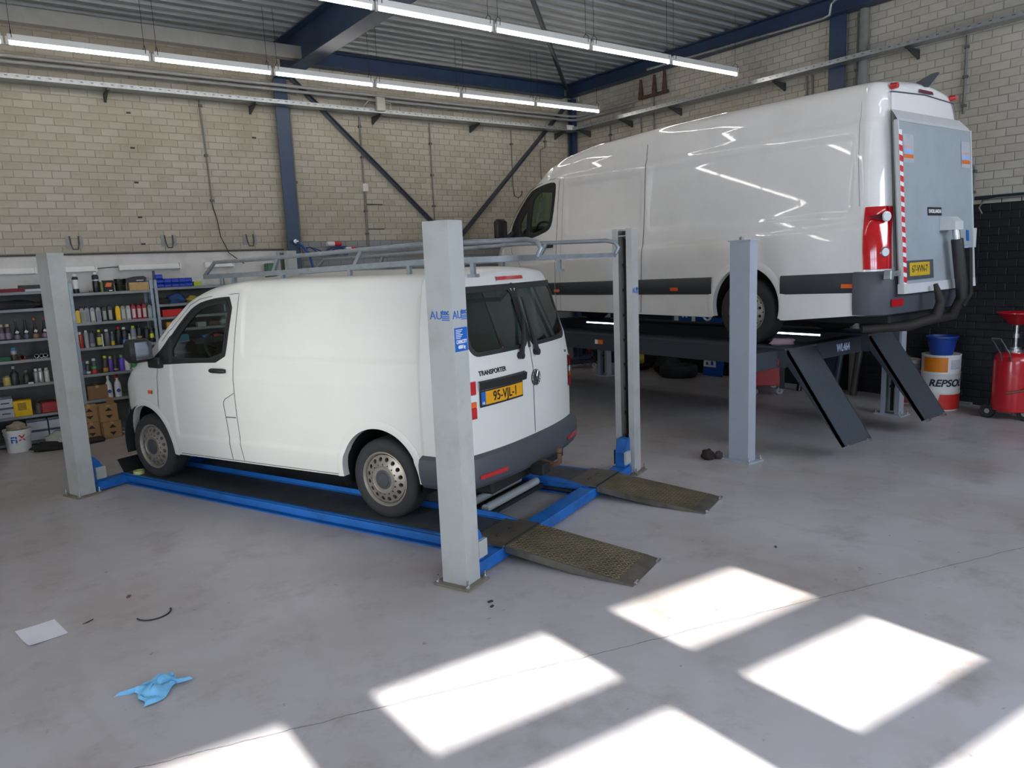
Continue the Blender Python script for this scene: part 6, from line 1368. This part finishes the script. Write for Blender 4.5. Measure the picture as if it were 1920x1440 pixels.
for k, (x, y, r, h_, c, lab) in enumerate(((10.2, 5.86, .05, .95, '#24303f', 'dark blue pipe leaning behind the hanging ramps'), (10.28, 5.62, .05, .95, '#3f3a33', 'brown tube leaning behind the hanging ramps'), (10.1, 6.38, .04, .9, '#17181a', 'black pole leaning behind the hanging ramps'))):
    m = MB(); m.cyl((0, 0, 0), (.25, .02, h_), r, n=12); tag(m.build('leaning_pole', pm(c, .5), smooth=50, loc=(x, y, 0)), lab, 'pole')
m = MB(); m.bb(XR - .10, XR - .01, 4.15, 4.75, 0, .03); tag(m.build('floor_plank', pm('#7c7f84', .7)), 'grey plank on the floor along the black wall', 'plank')
m = MB(); m.tube([(7.4, 4.75, 1.14), (7.45, 4.95, 1.2), (7.55, 5.1, 1.17), (7.68, 5.05, 1.14)], [.02, .06, .05, .02], 8)
lump('rag', 7.05, 4.66, RT, .16, .10, .05, '#a98f96', 'pink white rag lying on the raised runway', 'rag', 14)
# ------------------------------------------------------------------ things lying on the floor
lump('dirty_rag', 6.06, 4.86, 0, .07, .06, .075, '#1f1713', 'dark oily rag at the foot of the grey post', 'rag', 15); lump('dirty_rag', 6.16, 4.80, 0, .05, .05, .05, '#3f332e', 'brown rag scrap touching the grey post base', 'rag', 16)
# sheet of paper
m = MB(); rows = []
for j in range(9):
    v = j / 8; row = []
    for i in range(7):
        u = i / 6; p = Vector((0.004, 5.26, 0)) * (1 - u) * (1 - v) + Vector((.216, 5.31, 0)) * (1 - u) * v * 1 + Vector((.061, 4.983, 0)) * u * (1 - v) + Vector((.264, 5.033, 0)) * u * v
        p.z = .0015 + .010 * (u - .5) ** 2 * 4 * (1 - v) ** 2; row.append(p)
    rows.append(row)
m.grid(rows); tag(m.build('paper_sheet', mat('paper_white', '#d4d4dc', .8, var=.02), smooth=60), 'white sheet of paper lying on the floor at left', 'paper')
# crumpled blue glove: a folded sheet
def folded(name, x, y, lab):
    nu, nv = 26, 26; rows = []
    for j in range(nv):
        row = []
        for i in range(nu):
            u, v = i / (nu - 1) - .5, j / (nv - 1) - .5; r = math.hypot(u, v)
            px = u * .24 * (1 - .35 * math.cos(5 * v)) + .025 * math.sin(9 * v + 2 * u); py_ = v * .17 * (1 - .3 * math.sin(4 * u + .5)) + .02 * math.sin(8 * u)
            pz = .05 * max(0, .75 - 1.4 * r) + .022 * abs(math.sin(7 * u + 4 * v)) + .018 * abs(math.sin(5 * u - 9 * v)) * (1 - r)
            if abs(u) > .48 or abs(v) > .48: pz *= .25
            row.append((px, py_, .003 + pz))
        rows.append(row)
    m = MB(); m.grid(rows); o = m.build(name, mat('glove_blue', '#6fb2dc', .6, var=.06, scale=30), None, 50, (x, y, 0), (0, 0, .35)); return tag(o, lab, 'glove')
folded('disposable_glove', .56, 3.985, 'crumpled light blue disposable glove on the floor')
m = MB(); m.tube([(.73 + .10 * math.cos(a), 4.96 + .10 * math.sin(a), .004) for a in [3.3 + 3.0 * k / 18 for k in range(19)]], .005, 6); tag(m.build('cable_tie', BLACKST, smooth=60), 'curved dark cable tie on the floor near the paper', 'cable tie')
m = MB(); m.tube([(.35, 5.10, .003), (.38, 5.11, .004), (.41, 5.125, .006)], [.002, .004, .003], 5); tag(m.build('plastic_clip', BLACKST), 'tiny black clip beside the sheet of paper', 'clip')
for k, (x, y, s_, c) in enumerate(((2.44, 3.66, .018, '#2b2a29'), (2.41, 3.60, .014, '#2b2a29'), (4.5, 3.0, .012, '#3b3530'), (.65, 5.35, .02, '#5a4032'), (4.85, 4.0, .01, '#3b3530'))):
    m = MB(); m.box((0, 0, .004), (s_ * 1.8, s_, .008), (0, 0, .4 * k)); tag(m.build('debris_chip', pm(c), loc=(x, y, 0)), ('dark chip beside the near post foot', 'smaller dark chip beside the near post foot', 'tiny chip near the sunlit patch', 'brown leaf scrap behind the cable tie', 'tiny chip between the two drive-on ramps')[k], 'debris')
t = thing('tape_roll', 'yellow green roll of tape on the blue runway', 'tape', (1.26, 8.35, RZ)); m = MB(); m.lathe([(.038, 0), (.055, 0), (.055, .035), (.038, .035)], n=22, closed=True); m.build('roll', pm('#b9bb7c', .5), t, 40)
